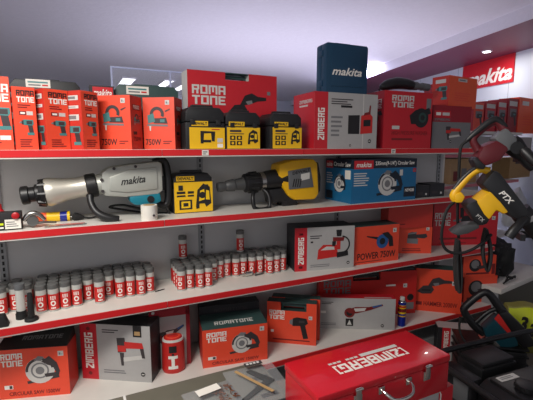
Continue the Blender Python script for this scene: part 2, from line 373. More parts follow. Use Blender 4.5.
# ================================================================== SETTING
RA = math.radians(13.5); tx, ty = math.sin(RA), math.cos(RA)     # direction of the right wall and its soffit
def along(p, k, dz=0): return Vector((p[0]+tx*k, p[1]+ty*k, dz))
W0 = (5.81, 4.21); S0 = (4.65, 3.97)
ZS, ZC = H+1.30, H+1.443
mb = MB(); mb.box(-4, 9, -3, 13, -.06, 0, 'floor_tile'); struct(mb, 'floor')
mb = MB(); mb.box(-4, 9, -3, 13, ZC, ZC+.1, 'ceiling_white'); struct(mb, 'ceiling')
mb = MB(); mb.box(-4, 9, 11.6, 11.75, 0, ZC, 'wall_white'); struct(mb, 'wall_back')
MW = Matrix.Translation((W0[0], W0[1], 0)) @ Matrix.Rotation(-RA, 4, 'Z')   # local y runs along the right wall, x into it
mb = MB(); mb.box(0, .12, -6, 9, 0, ZS, 'wall_white', M=MW)
for k in range(-5, 8): mb.box(-.0008, .002, k*1.1-.45, k*1.1-.444, 0, ZS, 'wall_joint', M=MW)
struct(mb, 'wall_right')
dS = (Vector((S0[0]-W0[0], S0[1]-W0[1], 0)).dot(Vector((ty, -tx, 0))))      # negative: how far the soffit stands out
mb = MB(); mb.box(dS, .12, -6, 9, ZS, ZC, 'soffit_maroon', M=MW); struct(mb, 'trim_1')
mb = MB(); mb.box(dS-.012, dS, -6, 9, ZS-.004, ZC, 'trim_white', M=MW); struct(mb, 'trim_2')

# tube light on the soffit face
q = MW @ Vector((dS-.012, 1.36, ZS+.085))
t = thing('tube_light', 'glowing white tube light fixed to the soffit edge beside the blue case', 'lamp', q, -RA)
MB().box(-.018, -.0005, 0, 1.6, -.05, .05, 'trim_white', .004).build('housing', t)
MB().box(-.065, -.018, .02, 1.58, -.042, .044, 'lamp_white', .008).build('diffuser', t)
# recessed downlight
q = onZ(487, 51, ZS)
t = thing('downlight', 'small round recessed downlight in the maroon soffit', 'lamp', (q.x, q.y, ZS))
MB().lathe((0,0,-.012), (0,0,0), [(0,.062),(.6,.07),(1,.07)], 'trim_white', 24).build('trim_ring', t)
MB().lathe((0,0,-.016), (0,0,-.011), [(0,.046),(1,.05)], 'downlight_lens', 24).build('lens', t)
area('downlight_light', (q.x, q.y, ZS-.03), (q.x, q.y, 0), 0.1, .1, 9, (1.0, .96, .92))
# red sign on the right wall
def onW(x, y):
    d = ray(x, y); n = Vector((ty, -tx, 0)); k = (Vector((W0[0], W0[1], 0)).dot(n)) / d.dot(n); p = d*k; p.z += H; return p
a, b = onW(463, 80), onW(515, 66); zt = onW(515, 52.5).z; zb = onW(515, 81.5).z
ka = (Vector((a.x-W0[0], a.y-W0[1], 0))).dot(Vector((tx, ty, 0))); kb = (Vector((b.x-W0[0], b.y-W0[1], 0))).dot(Vector((tx, ty, 0)))
mb = MB(); L = ka-kb; mb.box(-.014, -.001, 0, L, 0, zt-zb, 'crimson')
fc = Face((-.014, L, 0), (0,-1,0), (0,0,1), L, zt-zb)
mb.text(fc, 'makita', .10, .10, .98, .66, 'ink_white', .03, .3)
p = MW @ Vector((0, kb, zb)); tag(mb.build('wall_sign', None, p, -RA), 'red sign with white slanted lettering high on the right white wall', 'sign')
# glass partition behind the shelves and lit ceiling panels beyond it
A = onY(110, 66, 3.7); B = onY(262, 66, 3.7)
t = thing('glass_partition', 'clear frameless glass partition standing behind the shelves', 'partition', (A.x, 3.7, 0))
zt = A.z; wd = B.x-A.x; j = onY(170, 71, 3.7).x - A.x
MB().box(.012, j-.006, -.005, .005, .02, zt-.012, 'glass').build('pane', t)
MB().box(j+.006, wd, -.005, .005, .02, zt-.012, 'glass').build('pane', t)
MB().box(0, wd, -.012, .012, zt-.012, zt, 'glass_edge').build('top_rail', t)
MB().box(0, .014, -.012, .012, 0, zt-.012, 'glass_edge').build('post', t)
MB().box(j-.007, j+.007, -.012, .012, 0, zt-.012, 'glass_edge').build('post', t)
MB().box(.014, wd, -.012, .012, 0, .02, 'glass_edge').build('bottom_rail', t)
for i, (xa, xb, yb, yt_, lb) in enumerate([(116,130,86,77,'lit ceiling panel seen through the glass, leftmost of three'), (153,164,88,79,'lit ceiling panel seen through the glass, middle of three'), (171,181,90,81,'lit ceiling panel seen through the glass, rightmost of three')]):
    p0, p1, p2 = onZ(xa, yb, ZC-.02), onZ(xb, yb, ZC-.02), onZ(xa, yt_, ZC-.02)
    o = thing('ceiling_light', lb, 'lamp', (p0.x, p2.y, ZC-.03), 0, 'lit ceiling panels'); wd = p1.x-p0.x; d = p0.y-p2.y
    fr = MB()
    for q in ((0,wd,0,.02),(0,wd,d-.02,d),(0,.02,.02,d-.02),(wd-.02,wd,.02,d-.02)): fr.box(*q, 0, .03, 'trim_white')
    fr.build('frame', o); MB().box(.02, wd-.02, .02, d-.02, .004, .02, 'panel_lamp').build('diffuser', o)

# ================================================================== MAIN SHELVING UNIT
D = 2.256; YB = 2.675
Z1, Z2, Z3, Z4 = H-.021, H-.421, H-.909, H-1.42
XL, XR = -1.25, 3.40
unit = thing('shelving_unit', 'long white shop shelving with four shelves and red price rails', 'shelves', ((XL+XR)/2, YB, 0))
ox, oy = (XL+XR)/2, YB
MB().box(XL-ox, 3.16-ox, 0, .02, 0, Z1+.12, 'panel_grey').build('back_panel', unit)
for ux in (-.41, .775, 1.94, 3.10):
    m = MB(); m.box(ux-.02-ox, ux+.02-ox, -.012, .0, 0, Z1+.1, 'upright_grey')
    fc = Face((ux-.02-ox, -.012, 0), (1,0,0), (0,0,1), .04, 1)
    for k in range(48): m.rect(fc, .36, .06+k*.036, .64, .082+k*.036, 'ink_black', .0006)
    m.build('upright', unit)
for z, fr in ((Z1, D), (Z2, D), (Z3, D), (Z4, 2.18)):
    s = MB().box(XL-ox, XR-ox, fr+.004-oy, -.013, z-.028, z, 'shelf_white').build('shelf_board', unit)
    MB().box(XL-ox, XR-ox, fr-.001-oy, fr+.0035-oy, z-.043, z-.036, 'shelf_white').build('rail_lip', s)
    brk = [XL, -.49, .44, 1.36, 2.28, XR]
    for p0, p1 in zip(brk, brk[1:]): MB().box(p0-ox+.002, p1-ox-.002, fr-.004-oy, fr+.0035-oy, z-.036, z-.001, 'rail_red').build('price_rail', s)
    for ux in (-.41, .775, 1.94, 3.10):
        MB().prism([(0,0),(0,-.028),(.30,-.012),(.34,0)], -.004, .004, 'upright_grey', M=Matrix.Translation((ux-ox, -.0135, z-.0285)) @ Matrix.Rotation(-PI/2, 4, 'Z')).build('bracket', s)
    if z == Z1:
        for px in (205, 393): 
            X = Xat(px, fr, z); m = MB(); m.box(X-.02-ox, X+.02-ox, fr-.006-oy, fr-.0045-oy, z-.036, z-.004, 'paper'); fc = Face((X-.02-ox, fr-.006-oy, z-.036), (1,0,0), (0,0,1), .04, .032)
            m.rect(fc, .15, .55, .8, .75, 'ink_grey', .0004); m.rect(fc, .15, .2, .6, .38, 'ink_grey', .0004); m.build('price_tag', s)
MB().box(XL-ox, XR-ox, 2.24-oy, -.02, 0, .1, 'upright_grey').build('plinth', unit)
for xx in (XL, 3.165): MB().box(xx-ox, xx+.02-ox, -.0, .03, 0, Z1+.1, 'shelf_white').build('end_post', unit)

# ================================================================== TOP SHELF
GT = 'red cartons on the top shelf'
def drillbox(mb, fc):
    roma(mb, fc, .18, .76, .95, .95, 'ink_black', 'ink_white'); small_lines(mb, fc, .2, .66, .85, .73, 2)
    mb.rect(fc, .25, .56, .55, .62, 'ink_maroon'); mb.rect(fc, .3, .575, .5, .605, 'ink_white', .0014); mb.rect(fc, .57, .56, .85, .62, 'ink_light')
    pic(mb, fc, 'drill', .22, .24, .85, .5); small_lines(mb, fc, .2, .04, .85, .18, 4)
def drillside(mb, fc):
    for v, hh in ((.84, .08), (.7, .05), (.5, .1)): mb.rect(fc, .15, v, .85, v+hh, 'ink_light'); mb.rect(fc, .3, v+.02, .7, v+hh-.02, 'ink_grey', .0014)
    pic(mb, fc, 'drill', .1, .08, .9, .42)
def t1(mb, fc):
    roma(mb, fc, .3, .66, .97, .9); pic(mb, fc, 'drill', .45, .28, .98, .6); mb.rect(fc, .72, .14, .95, .2, 'ink_white'); small_lines(mb, fc, .3, .05, .9, .12, 2)
carton('tool_carton', 'red drill carton at the far left end of the top shelf, cut by the frame', 'box', pose(-34, 2.27, 14.5, 6, 73, Z1), .14, front=t1, group=GT)
carton('tool_carton', 'slim red cordless drill carton, second from left on the top shelf', 'box', pose(16.5, 2.27, 39, 13, 86, Z1), .1, front=drillbox, left=drillside, group=GT)
carton('tool_carton', 'slim red drill carton showing its printed left side, third from left up top', 'box', pose(47.5, 2.265, 71, 30, 88, Z1), .11, front=drillbox, left=drillside, group=GT)
carton('tool_carton', 'narrowest red drill carton, turned most, just left of the two jigsaw cartons', 'box', pose(84, 2.265, 100, 42, 90, Z1), .13, front=drillbox, left=drillside, group=GT)
def jig(mb, fc):
    pic(mb, fc, 'jigsaw', .06, .36, .86, .84); mb.text(fc, '750W', .06, .08, .55, .20, 'ink_black', .015); small_lines(mb, fc, .62, .09, .9, .17, 2)
def jigside(mb, fc):
    mb.rect(fc, .2, .74, .8, .84, 'ink_maroon'); roma(mb, fc, .25, .76, .75, .83); pic(mb, fc, 'jigsaw', .2, .46, .85, .68)
    mb.text(fc, '750W', .2, .16, .85, .24, 'ink_black'); mb.rect(fc, .2, .28, .5, .34, 'ink_black')
carton('tool_carton', 'red 750W jigsaw carton, left of the pair on the top shelf', 'box', pose(100.5, 2.43, 132, -35, 95.5, Z1), .135, front=jig, right=jigside, sticker=(.78, .90, .026, 'ink_light'), group=GT)
carton('tool_carton', 'red 750W jigsaw carton, right of the pair, beside the yellow-labelled cases', 'box', pose(144.5, 2.43, 175.5, -33, 97.5, Z1), .135, front=jig, right=jigside, sticker=(.78, .90, .026, 'ink_light'), group=GT)
# dark cases at the back
def backcase(label, xl, Y, xr, yt, d, mt, tag_px=None, front=None):
    ps = pose(xl, Y, xr, 0, yt, Z1); loc, a, W, h = ps
    r = thing('carry_case', label, 'case', loc, a)
    m = MB(); m.prism([(-W/2,0),(W/2,0),(W/2,h-.03),(W/2-.025,h),(-W/2+.025,h),(-W/2,h-.03)], 0, d, mt, .006)
    if front: front(m, Face((-W/2,0,0), (1,0,0), (0,0,1), W, h))
    m.build('shell', r)
    m = MB(); m.box(-W*.2, W*.2, .02, d-.02, h-.012, h+.008, mt, .004); m.build('handle', r)
    if tag_px:
        x0, x1 = Xat(tag_px[0], Y, Z1)-loc.x, Xat(tag_px[1], Y, Z1)-loc.x; z0, z1 = Zat(loc, tag_px[3])-Z1, Zat(loc, tag_px[2])-Z1
        m = MB(); m.box(x0, x1, -.002, -.0005, z0, z1, 'paper'); fc = Face((x0,-.002,z0), (1,0,0), (0,0,1), x1-x0, z1-z0)
        m.rect(fc, .08, .55, .9, .75, 'ink_teal', .0004); m.rect(fc, .1, .2, .6, .38, 'ink_grey', .0004); m.rect(fc, .66, .2, .9, .4, 'ink_red', .0004); m.build('label_sticker', r)['label'] = 'pale paper label'
    return r
backcase('black case with a pale label standing behind the slim red drill cartons', 15, 2.58, 84, 78, .08, 'case_black', (31, 55, 80, 88))
def mkfront(m, fc): m.rect(fc, .12, .8, .95, .98, 'crimson'); m.text(fc, 'makita', .14, .83, .9, .95, 'ink_white', .02, .3)
carton('tool_carton', 'dark carton with a red top band standing behind the left jigsaw carton', 'box', pose(93, 2.55, 117, 0, 85, Z1), .1, ('dark_card', 'dark_card', 'dark_card'), front=mkfront)
backcase('dark green case with a white label standing behind the jigsaw cartons', 118, 2.58, 180, 83.5, .08, 'case_green', (129, 151, 87, 95))
# large red sleeve with handle
def big(mb, fc):
    roma(mb, fc, .045, .575, .40, .82, 'ink_light', 'ink_light'); pic(mb, fc, 'longgrinder', .42, .42, .87, .78, 'ink_black', 'ink_dark')
    mb.rect(fc, .06, .47, .2, .53, 'ink_light'); small_lines(mb, fc, .06, .2, .5, .3, 2)
carton('boxed_tool_case', 'large red sleeved case with a carrying handle rising behind the three yellow-labelled cases', 'case', pose(189, 2.50, 276.5, 0, 69, Z1), .14, ('crimson', 'ink_light', 'crimson'), front=big,  # pale side colour paints in the lilac light falling on the sleeve
       notch=(.40, .665, .905), case=('case_green', 0, None), sticker=(.90, .76, .024, 'ink_grey'))
# three tool cases
def tool_case(label, xl, xr, ytop, lx0, lx1, variant, Y=2.285, d=.2, group=None, z=Z1, name='tool_case', yl=(127.5, 149), logo=.0):
    ps = pose(xl, Y, xr, 0, ytop, z); loc, a, W, h = ps
    r = thing(name, label, 'case', loc, a, group)
    m = MB(); b = .012; hs = h*.60
    m.box(-W/2, W/2, .004, d, .0, hs, 'case_black', b)
    m.build('case_body', r)
    m = MB(); m.prism([(-W/2+.002,hs+.002),(W/2-.002,hs+.002),(W/2-.004,h*.82),(W/2-.03,h*.93),(-W/2+.03,h*.93),(-W/2+.004,h*.82)], .006, d-.004, 'case_black', .008); m.build('lid', r)
    for sx in (-.32, .32): MB().box(W*sx-.014, W*sx+.014, -.004, .006, hs*.9, hs*1.1, 'case_black', .003).build('latch', r)
    m = MB(); hz = h*.93
    m.prism([(-W*.3,hz-.01),(-W*.24,hz-.01),(-W*.22,h-.016),(W*.22,h-.016),(W*.24,hz-.01),(W*.3,hz-.01),(W*.26,h),(-W*.26,h)], d*.3, d*.48, 'case_black', .003); m.build('handle', r)
    x0, x1 = Xat(lx0, Y, z)-loc.x, Xat(lx1, Y, z)-loc.x; z0, z1 = max(.003, Zat(loc, yl[1])-z), Zat(loc, yl[0])-z
    m = MB(); m.box(x0, x1, .0005, .004, z0, z1, 'yellow'); fc = Face((x0,.0005,z0), (1,0,0), (0,0,1), x1-x0, z1-z0)
    if variant == 'clamp':
        m.poly(fc, [(.3,.25),(.38,.25),(.4,.72),(.6,.74),(.62,.36),(.7,.34),(.72,.82),(.3,.84)], 'ink_black'); m.rect(fc, .36, .3, .6, .42, 'ink_black', .001); m.rect(fc, .78, .3, .94, .5, 'ink_light'); small_lines(m, fc, .62, .86, .94, .96, 1, 'ink_red')
        m.rect(fc, .78, .06, .94, .24, 'ink_white')
    elif variant == 'grid':
        for i in range(2):
            for k in range(2): m.rect(fc, .08+i*.2, .16+k*.25, .24+i*.2, .36+k*.25, 'ink_black'); m.disc(fc, .16+i*.2, .26+k*.25, .008, 'yellow', .0014)
        m.rect(fc, .08, .78, .42, .88, 'ink_dark'); pic(m, fc, 'laser', .58, .2, .94, .9, 'ink_black')
        m.rect(fc, .08, .68, .5, .72, 'ink_dark')
    else:
        m.rect(fc, .06, .62, .28, .7, 'ink_black'); m.rect(fc, .34, .62, .5, .7, 'ink_black'); m.rect(fc, .06, .52, .28, .58, 'ink_black'); m.rect(fc, .34, .52, .5, .58, 'ink_black')
        m.rect(fc, .12, .1, .45, .42, 'ink_black'); m.rect(fc, .17, .15, .4, .37, 'ink_yellow', .0012); m.rect(fc, .22, .2, .35, .32, 'ink_black', .0014)
        pic(m, fc, 'laser', .5, .1, .96, .94, 'ink_black')
    m.build('front_label', r)['label'] = 'bright yellow printed label'
    m = MB(); lz0 = z1 + h*.03; wl = (x1-x0)*.4; l0 = x0 + (x1-x0)*.06
    m.box(l0, l0+wl*1.15, -.0005, .008, lz0, lz0+h*.11, 'yellow'); fc = Face((l0,-.0005,lz0), (1,0,0), (0,0,1), wl*1.15, h*.11)
    m.text(fc, 'DEWALT', .06, .2, .94, .8, 'ink_black', .03); m.build('name_plate', r)['label'] = 'small yellow name plate'
    return r
GD = 'black cases with yellow labels on the top shelf'
tool_case('black case with yellow clamp label and raised lid, left of three on the top shelf', 186, 225.5, 103, 190, 225, 'clamp', group=GD)
tool_case('black case with yellow label, middle of three on the top shelf', 226, 261, 108.5, 227.5, 260, 'grid', group=GD)
tool_case('black case with yellow label, right of three, beside the large grey carton', 270, 302, 110, 273, 301.5, 'grid', group=GD)
# tall grey carton, blue case on it
def zim(mb, fc):
    mb.rect(fc, 0, 0, .2, 1, 'crimson'); mb.block(fc, ZT, .05, .16, .15, .72, 'ink_white', 90)
    small_lines(mb, fc, .25, .78, .62, .9, 3, 'ink_dark'); mb.rect(fc, .4, .74, .58, .78, 'ink_black')
    pic(mb, fc, 'trolley', .52, .26, .92, .80, 'ink_black'); badge(mb, fc, .88, .14, .014); badge(mb, fc, .56, .06, .008)
    small_lines(mb, fc, .25, .2, .46, .6, 5, 'ink_grey'); mb.rect(fc, .755, 0, .77, 1, 'ink_light')
def zimside(mb, fc): mb.block(fc, ZT, .3, .82, .9, .88, 'ink_light'); mb.rect(fc, .3, .76, .7, .79, 'ink_light')
carton('tool_carton', 'large grey carton with red spine holding up the blue case on the top shelf', 'box', pose(314, 2.27, 376, -2, 91, Z1), .30, ('grey_card', 'crimson', 'grey_card'), front=zim, left=zimside)
zt9 = pose(314, 2.27, 376, -2, 91, Z1); ztop = Z1 + zt9[3]
ps = pose(325.5, 2.30, 367, -3, 41.5, ztop); loc, a, W, h = ps
r = thing('tool_case', 'dark blue plastic tool case standing on the large grey carton', 'case', loc, a)
d = .13
m = MB(); m.prism([(-W/2,0),(W/2,0),(W/2,h-.012),(W/2-.012,h),(-W/2+.012,h),(-W/2,h-.012)], 0, d*.5-.002, 'case_blue', .008)
m.prism([(-W*.40,h*.14),(W*.40,h*.14),(W*.40,h*.86),(-W*.40,h*.86)], -.005, .004, 'case_blue', .004)
fc = Face((-W/2,-.005,0), (1,0,0), (0,0,1), W, h); m.text(fc, 'makita', .13, .36, .84, .52, 'ink_white', .02, .3); m.build('front_shell', r)
m = MB(); m.prism([(-W/2,0),(W/2,0),(W/2,h-.012),(W/2-.012,h),(-W/2+.012,h),(-W/2,h-.012)], d*.5+.002, d, 'case_blue', .008); m.build('rear_shell', r)
MB().tube([(-W*.18,d/2,h-.004),(-W*.17,d/2,h+.012),(W*.17,d/2,h+.012),(W*.18,d/2,h-.004)], .006, 'case_blue').build('handle', r)
for s in (-.3, .3): MB().box(-W/2-.006, -W/2+.004, d*.3, d*.7, h*(.5+s)-.02, h*(.5+s)+.02, 'case_blue', .003).build('latch', r)
# red motor carton with black tool on top
def motor(mb, fc):
    roma(mb, fc, .15, .72, .60, .93, 'ink_light', 'ink_light'); pic(mb, fc, 'motor', .5, .36, .98, .74, 'ink_black', 'ink_green')
    mb.rect(fc, .17, .34, .32, .40, 'ink_light'); mb.text(fc, 'HIGH PRESSURE WASHER', .17, .24, .92, .31, 'ink_maroon'); small_lines(mb, fc, .17, .12, .8, .2, 1)
    mb.rect(fc, .87, .72, .97, .9, 'ink_grey')
def motorside(mb, fc): roma(mb, fc, .1, .7, .9, .86, 'ink_light', 'ink_light'); pic(mb, fc, 'motor', .1, .4, .95, .66, 'ink_black', 'ink_green')
pm = pose(382.5, 2.275, 430, -2, 90, Z1)
carton('tool_carton', 'tall red motor carton with a black power tool lying on top', 'box', pm, .26, ('crimson', 'maroon_card', 'maroon_card'), front=motor, left=motorside, group=GT)
zm = Z1 + pm[3]
def pxl(Y): return lambda x, y: onY(x, y, Y)
G = pxl(2.40); b0 = G(405, 91); b0.z = zm
r = thing('power_tool', 'black power tool with steel nose lying on top of the red motor carton', 'tool', b0)
L = lambda x, y, dy=0: G(x, y) - b0 + Vector((0, dy, 0))
MB().tube([L(381,87.5), L(388,84.5), L(397,83), L(406,84), L(412,85.5)], [.018, .040, .046, .042, .036], 'black_plastic', 14, 2).build('motor_body', r)
MB().lathe(L(411,85.5), L(428,87.5), [(0,.034),(.3,.034),(.3,.027),(.62,.025),(.62,.031),(1,.029)], 'grey_plastic').build('nose', r)
MB().tube([L(424,87), L(423,84.5), L(428,84.5), L(429,88)], .004, 'steel').build('ring', r)
MB().tube([L(381,88), L(378,90.2), L(384,90.8,.03), L(396,90.6,.05)], .004, 'rubber', 8, 2).build('cord', r)
# grey/maroon carton right
def zgun(mb, fc):
    mb.rect(fc, 0, .62, 1, 1, 'maroon_card'); mb.rect(fc, .04, .72, .45, .88, 'crimson', .0012); mb.rect(fc, .08, .77, .2, .84, 'ink_white', .0016); mb.rect(fc, .24, .77, .42, .84, 'ink_light', .0016)
    mb.block(fc, ZT, .04, .65, .44, .70, 'ink_grey', 0, .0014); pic(mb, fc, 'nailer', .3, .2, .76, .52); badge(mb, fc, .48, .16, .01)
carton('tool_carton', 'grey and maroon heat gun carton at the right end of the top shelf', 'box', pose(431, 2.29, 469, -4, 105, Z1), .24, ('ink_grey', 'maroon_card', 'maroon_card'), front=zgun)
pz = pose(431, 2.29, 469, -4, 105, Z1); zz = Z1+pz[3]
def orr(mb, fc): mb.rect(fc, .3, .84, .62, .94, 'ink_light'); mb.rect(fc, .34, .87, .56, .91, 'ink_grey', .0012); small_lines(mb, fc, .2, .2, .85, .5, 4, 'red_card')
def orl(mb, fc): pic(mb, fc, 'drill', .2, .25, .9, .7); mb.rect(fc, .2, .78, .8, .9, 'ink_light')
carton('tool_carton', 'bright orange carton standing on the grey and maroon carton', 'box', pose(448, 2.36, 475.5, 6, 75, zz), .16, ('orange_card', 'red_card_side', 'red_card'), front=orr, left=orl)
carton('tool_carton', 'dark maroon carton behind the motor carton at the top shelf', 'box', pose(430, 2.56, 447, 0, 84, Z1), .1, ('maroon_card', 'maroon_card', 'maroon_card'), front=lambda mb, fc: pic(mb, fc, 'motor', .15, .6, .85, .9, 'ink_black', 'ink_dark'))

# ================================================================== SECOND SHELF
# silver demolition hammer
Y = 2.44; G = pxl(Y); b0 = G(110, 217); b0.z = Z2
r = thing('demolition_hammer', 'silver demolition hammer with teal motor lying on the second shelf', 'power tool', b0)
L = lambda x, y, dy=0: G(x, y) - b0 + Vector((0, dy, 0))
P2 = lambda *pts: [(L(x, y).x, L(x, y).z) for x, y in pts]
MB().lathe(L(21,196), L(46,192.5), [(0,.044),(.05,.050),(.3,.050),(.34,.040),(.55,.040),(.6,.052),(.72,.052),(.76,.066),(.9,.074),(1,.070)], 'black_plastic', 18).build('chuck', r)
m = MB(); c = L(40,193)
for k in range(8):
    a = k*PI/4; MB().lathe(c+Vector((-.008, .062*math.cos(a), .062*math.sin(a))), c+Vector((.03, .066*math.cos(a), .066*math.sin(a))), [(0,.011),(1,.012)], 'black_plastic', 8).build('bolt', r)
MB().lathe(L(46,192.5), L(88,186), [(0,.074),(.06,.079),(.2,.074),(.45,.062),(.75,.056),(1,.060)], 'aluminium', 28).build('barrel', r)
MB().lathe(L(86,186.5), L(97,184.5), [(0,.062),(.1,.068),(.9,.068),(1,.062)], 'black_plastic', 24).build('clamp_collar', r)
m = MB(); m.lathe(L(96,185), L(108,183), [(0,.058),(.5,.062),(1,.066)], 'silver_paint', 20)
m.prism(P2((101,172),(108,167),(128,164),(156,161),(160,163),(161,190),(156,193),(124,196),(104,195),(101,190)), -.065, .065, 'silver_paint', .016)
m.prism(P2((108,176),(127,169),(155,166),(156,188),(126,191.5),(108,190)), -.074, .07, 'silver_paint', .012)
fc = Face((L(120,190).x, -.0745, L(120,184.5).z), ((L(144,176)-L(120,179)).normalized()), (0,0,1), (L(144,178)-L(120,180)).length, .05)
m.text(fc, 'makita', 0, .02, 1, .86, 'ink_black', .02, .3, off=.0006)
for i in range(9): m.prism(P2((136+i*1.7,170.5-i*.25),(137+i*1.7,170.3-i*.25),(137+i*1.7,169-i*.25),(136+i*1.7,169.2-i*.25)), -.068, -.0655, 'ink_black')
for x, y in ((101,179),(102,190),(113,168),(134,166)): m.lathe(L(x,y,-.073), L(x,y,-.062), [(0,.008),(1,.009)], 'ink_dark', 10)
m.build('gear_housing', r)
m = MB(); m.prism(P2((128,195),(158,191),(160,200),(152,204),(134,204),(129,201)), -.062, .06, 'teal_plastic', .014)
m.lathe(L(149,198,-.068), L(149,198,-.058), [(0,.02),(1,.022)], 'black_plastic', 16); m.build('motor_housing', r)
m = MB(); m.tube([L(153,162,0), L(162,159.5), L(166,164), L(168,178), L(168.5,192), L(168,203), L(164,206), L(157,203)], [.02,.022,.024,.024,.022,.022,.018], 'black_plastic', 12, 2)
m.prism(P2((160,176),(164,176),(165,190),(161,190)), -.01, .01, 'black_plastic', .003); m.build('rear_handle', r)
m = MB(); m.tube([L(90,194,-.03), L(90,200,-.05), L(93,207,-.07), L(98,212,-.09), L(107,215.5,-.10), L(117,217,-.10)], [.024,.018,.019,.022,.025,.022], 'black_plastic', 14, 2); m.build('side_handle', r)
MB().tube([L(166,205), L(168,210,-.02), L(170,214,.02), L(158,215.6,.1), L(140,214.8,.12), L(120,212,.13), L(108,210,.12), L(122,206.5,.1), L(140,210,.08), L(160,215,.04)], .007, 'rubber', 8, 3).build('cord', r)

b0 = onZ(149.5, 219.5, Z2); r = thing('label_roll', 'short white paper roll standing in front of the silver hammer', 'roll', b0)
MB().lathe((0,0,0), (0,0,.085), [(0,.046),(1,.046)], 'paper', 24).build('paper_roll', r)
m = MB().lathe((0,0,.084), (0,0,.0865), [(0,.032),(1,.032)], 'kraft', 20); m.build('core', r)
m = MB(); m.lathe((.018,-.0445,.03), (.018,-.0475,.03), [(0,.007),(1,.007)], 'ink_dark', 10); m.build('spot_mark', r)

tool_case('square black laser level case with yellow label on the second shelf', 174, 213.5, 171, 175, 213, 'laser', Y=2.42, d=.15, z=Z2, name='laser_case', yl=(182, 212))
# yellow demolition hammer
Y = 2.46; G = pxl(Y); b0 = G(268, 205); b0.z = Z2
r = thing('demolition_hammer', 'yellow and black demolition hammer lying on the second shelf', 'power tool', b0)
L = lambda x, y, dy=0: G(x, y) - b0 + Vector((0, dy, 0))
P2 = lambda *pts: [(L(x, y).x, L(x, y).z) for x, y in pts]
MB().lathe(L(217,187.5), L(244,183.5), [(0,.018),(.02,.030),(.12,.034),(.3,.030),(.34,.036),(.6,.042),(.64,.036),(1,.046)], 'dark_plastic', 18).build('chuck', r)
m = MB(); m.lathe(L(243,183.5), L(259,181.5), [(0,.046),(.1,.064),(.8,.070),(1,.060)], 'black_plastic', 20)
for k in range(12):
    a = k*PI/6; c = L(252,182.5); m.lathe(c+Vector((-.03,.066*math.cos(a),.066*math.sin(a))), c+Vector((.03,.07*math.cos(a),.07*math.sin(a))), [(0,.007),(1,.007)], 'rubber', 6)
m.build('collar', r)
MB().lathe(L(259,181.5), L(263,181), [(0,.064),(1,.064)], 'steel', 20).build('steel_ring', r)
m = MB(); m.lathe(L(262,181), L(284,178), [(0,.062),(.2,.068),(1,.074)], 'black_plastic', 20); m.prism(P2((266,189),(284,187),(288,199),(268,203)), -.05, .05, 'black_plastic', .01); m.build('body', r)
m = MB(); m.prism(P2((275,164),(288,160),(309,158.5),(312.5,163),(314,193),(310,198.5),(290,199),(284,195),(279,187),(274,176)), -.07, .07, 'tool_yellow', .018)
m.build('yellow_housing', r)
m = MB(); m.prism(P2((283,170.5),(305,166.5),(308,186),(284,188.5)), -.078, -.066, 'grey_plastic', .004)
fc = Face((L(284.5,170).x, -.0785, L(284,177).z), (1,0,.16), (0,0,1), L(306,170).x-L(284.5,170).x, .05); m.text(fc, 'DEWALT', .12, .3, .92, .75, 'ink_black', .03, off=.0006)
for k in range(4): m.prism(P2((287+k*2.2,186),(288+k*2.2,186),(289.5+k*2.2,178),(288.5+k*2.2,178)), -.0795, -.0775, 'ink_black')
m.rect(fc, .5, -.75, .9, .15, 'ink_light', .0006); m.build('side_plate', r)
m = MB(); m.prism(P2((308,160.5),(314,162),(316.5,176),(316,190),(311,197),(309,192),(312,180)), -.06, .06, 'black_plastic', .008); m.build('rear_handle', r)
m = MB(); m.prism(P2((278,196),(292,194),(295,204),(280,206)), -.045, .045, 'black_plastic', .008); m.build('foot', r)
m = MB(); m.tube([L(252,191,-.03), L(249,196,-.06), L(249.5,206,-.07), L(253,208.2,-.07), L(263,207.4,-.07), L(266,204,-.07), L(265.5,193,-.05), L(262,189,-.02)], .014, 'black_plastic', 10, 2); m.build('front_handle', r)
MB().tube([L(295,200), L(300,205.2,.03), L(312,206,-.02), L(320,206.3,-.06)], .006, 'rubber', 8, 2).build('cord', r)
# blue carton
def blu(mb, fc):
    mb.rect(fc, 0, .79, 1, 1, 'carton_navy'); mb.rect(fc, .03, .78, .31, .97, 'crimson', .0012); mb.text(fc, 'makita', .06, .82, .28, .93, 'ink_white', .02, .25, off=.0018)
    mb.text(fc, '235mm(9-1/4") Circular Saw', .34, .83, .96, .95, 'ink_white', .02); small_lines(mb, fc, .03, .38, .27, .7, 6, 'ink_light')
    pic(mb, fc, 'saw', .33, .10, .78, .74, 'carton_navy', 'ink_grey'); mb.rect(fc, .80, .08, .99, .32, 'carton_navy'); mb.text(fc, 'N5900B', .82, .2, .97, .28, 'ink_white', .02, off=.0016)
    mb.rect(fc, .72, .6, .77, .74, 'ink_light', .003)
def blul(mb, fc):
    mb.rect(fc, 0, .79, 1, 1, 'carton_navy'); mb.rect(fc, .03, .78, .3, .95, 'crimson', .0012); mb.text(fc, 'makita', .05, .82, .27, .92, 'ink_white', .02, .25, off=.0018)
    mb.text(fc, 'Circular Saw', .33, .83, .96, .93, 'ink_white', .02); pic(mb, fc, 'saw', .35, .2, .8, .66, 'carton_navy', 'ink_grey'); mb.rect(fc, .04, .05, .3, .24, 'carton_navy')
    mb.rect(fc, .76, .55, .96, .75, 'paper'); small_lines(mb, fc, .05, .4, .3, .68, 5, 'ink_light')
carton('tool_carton', 'wide blue circular saw carton on the second shelf', 'box', pose(351, 2.29, 415, 0, 159.5, Z2), .33, ('carton_blue', 'carton_blue', 'carton_navy'), front=blu, left=blul, sticker=(.965, .72, .03, 'crimson'))
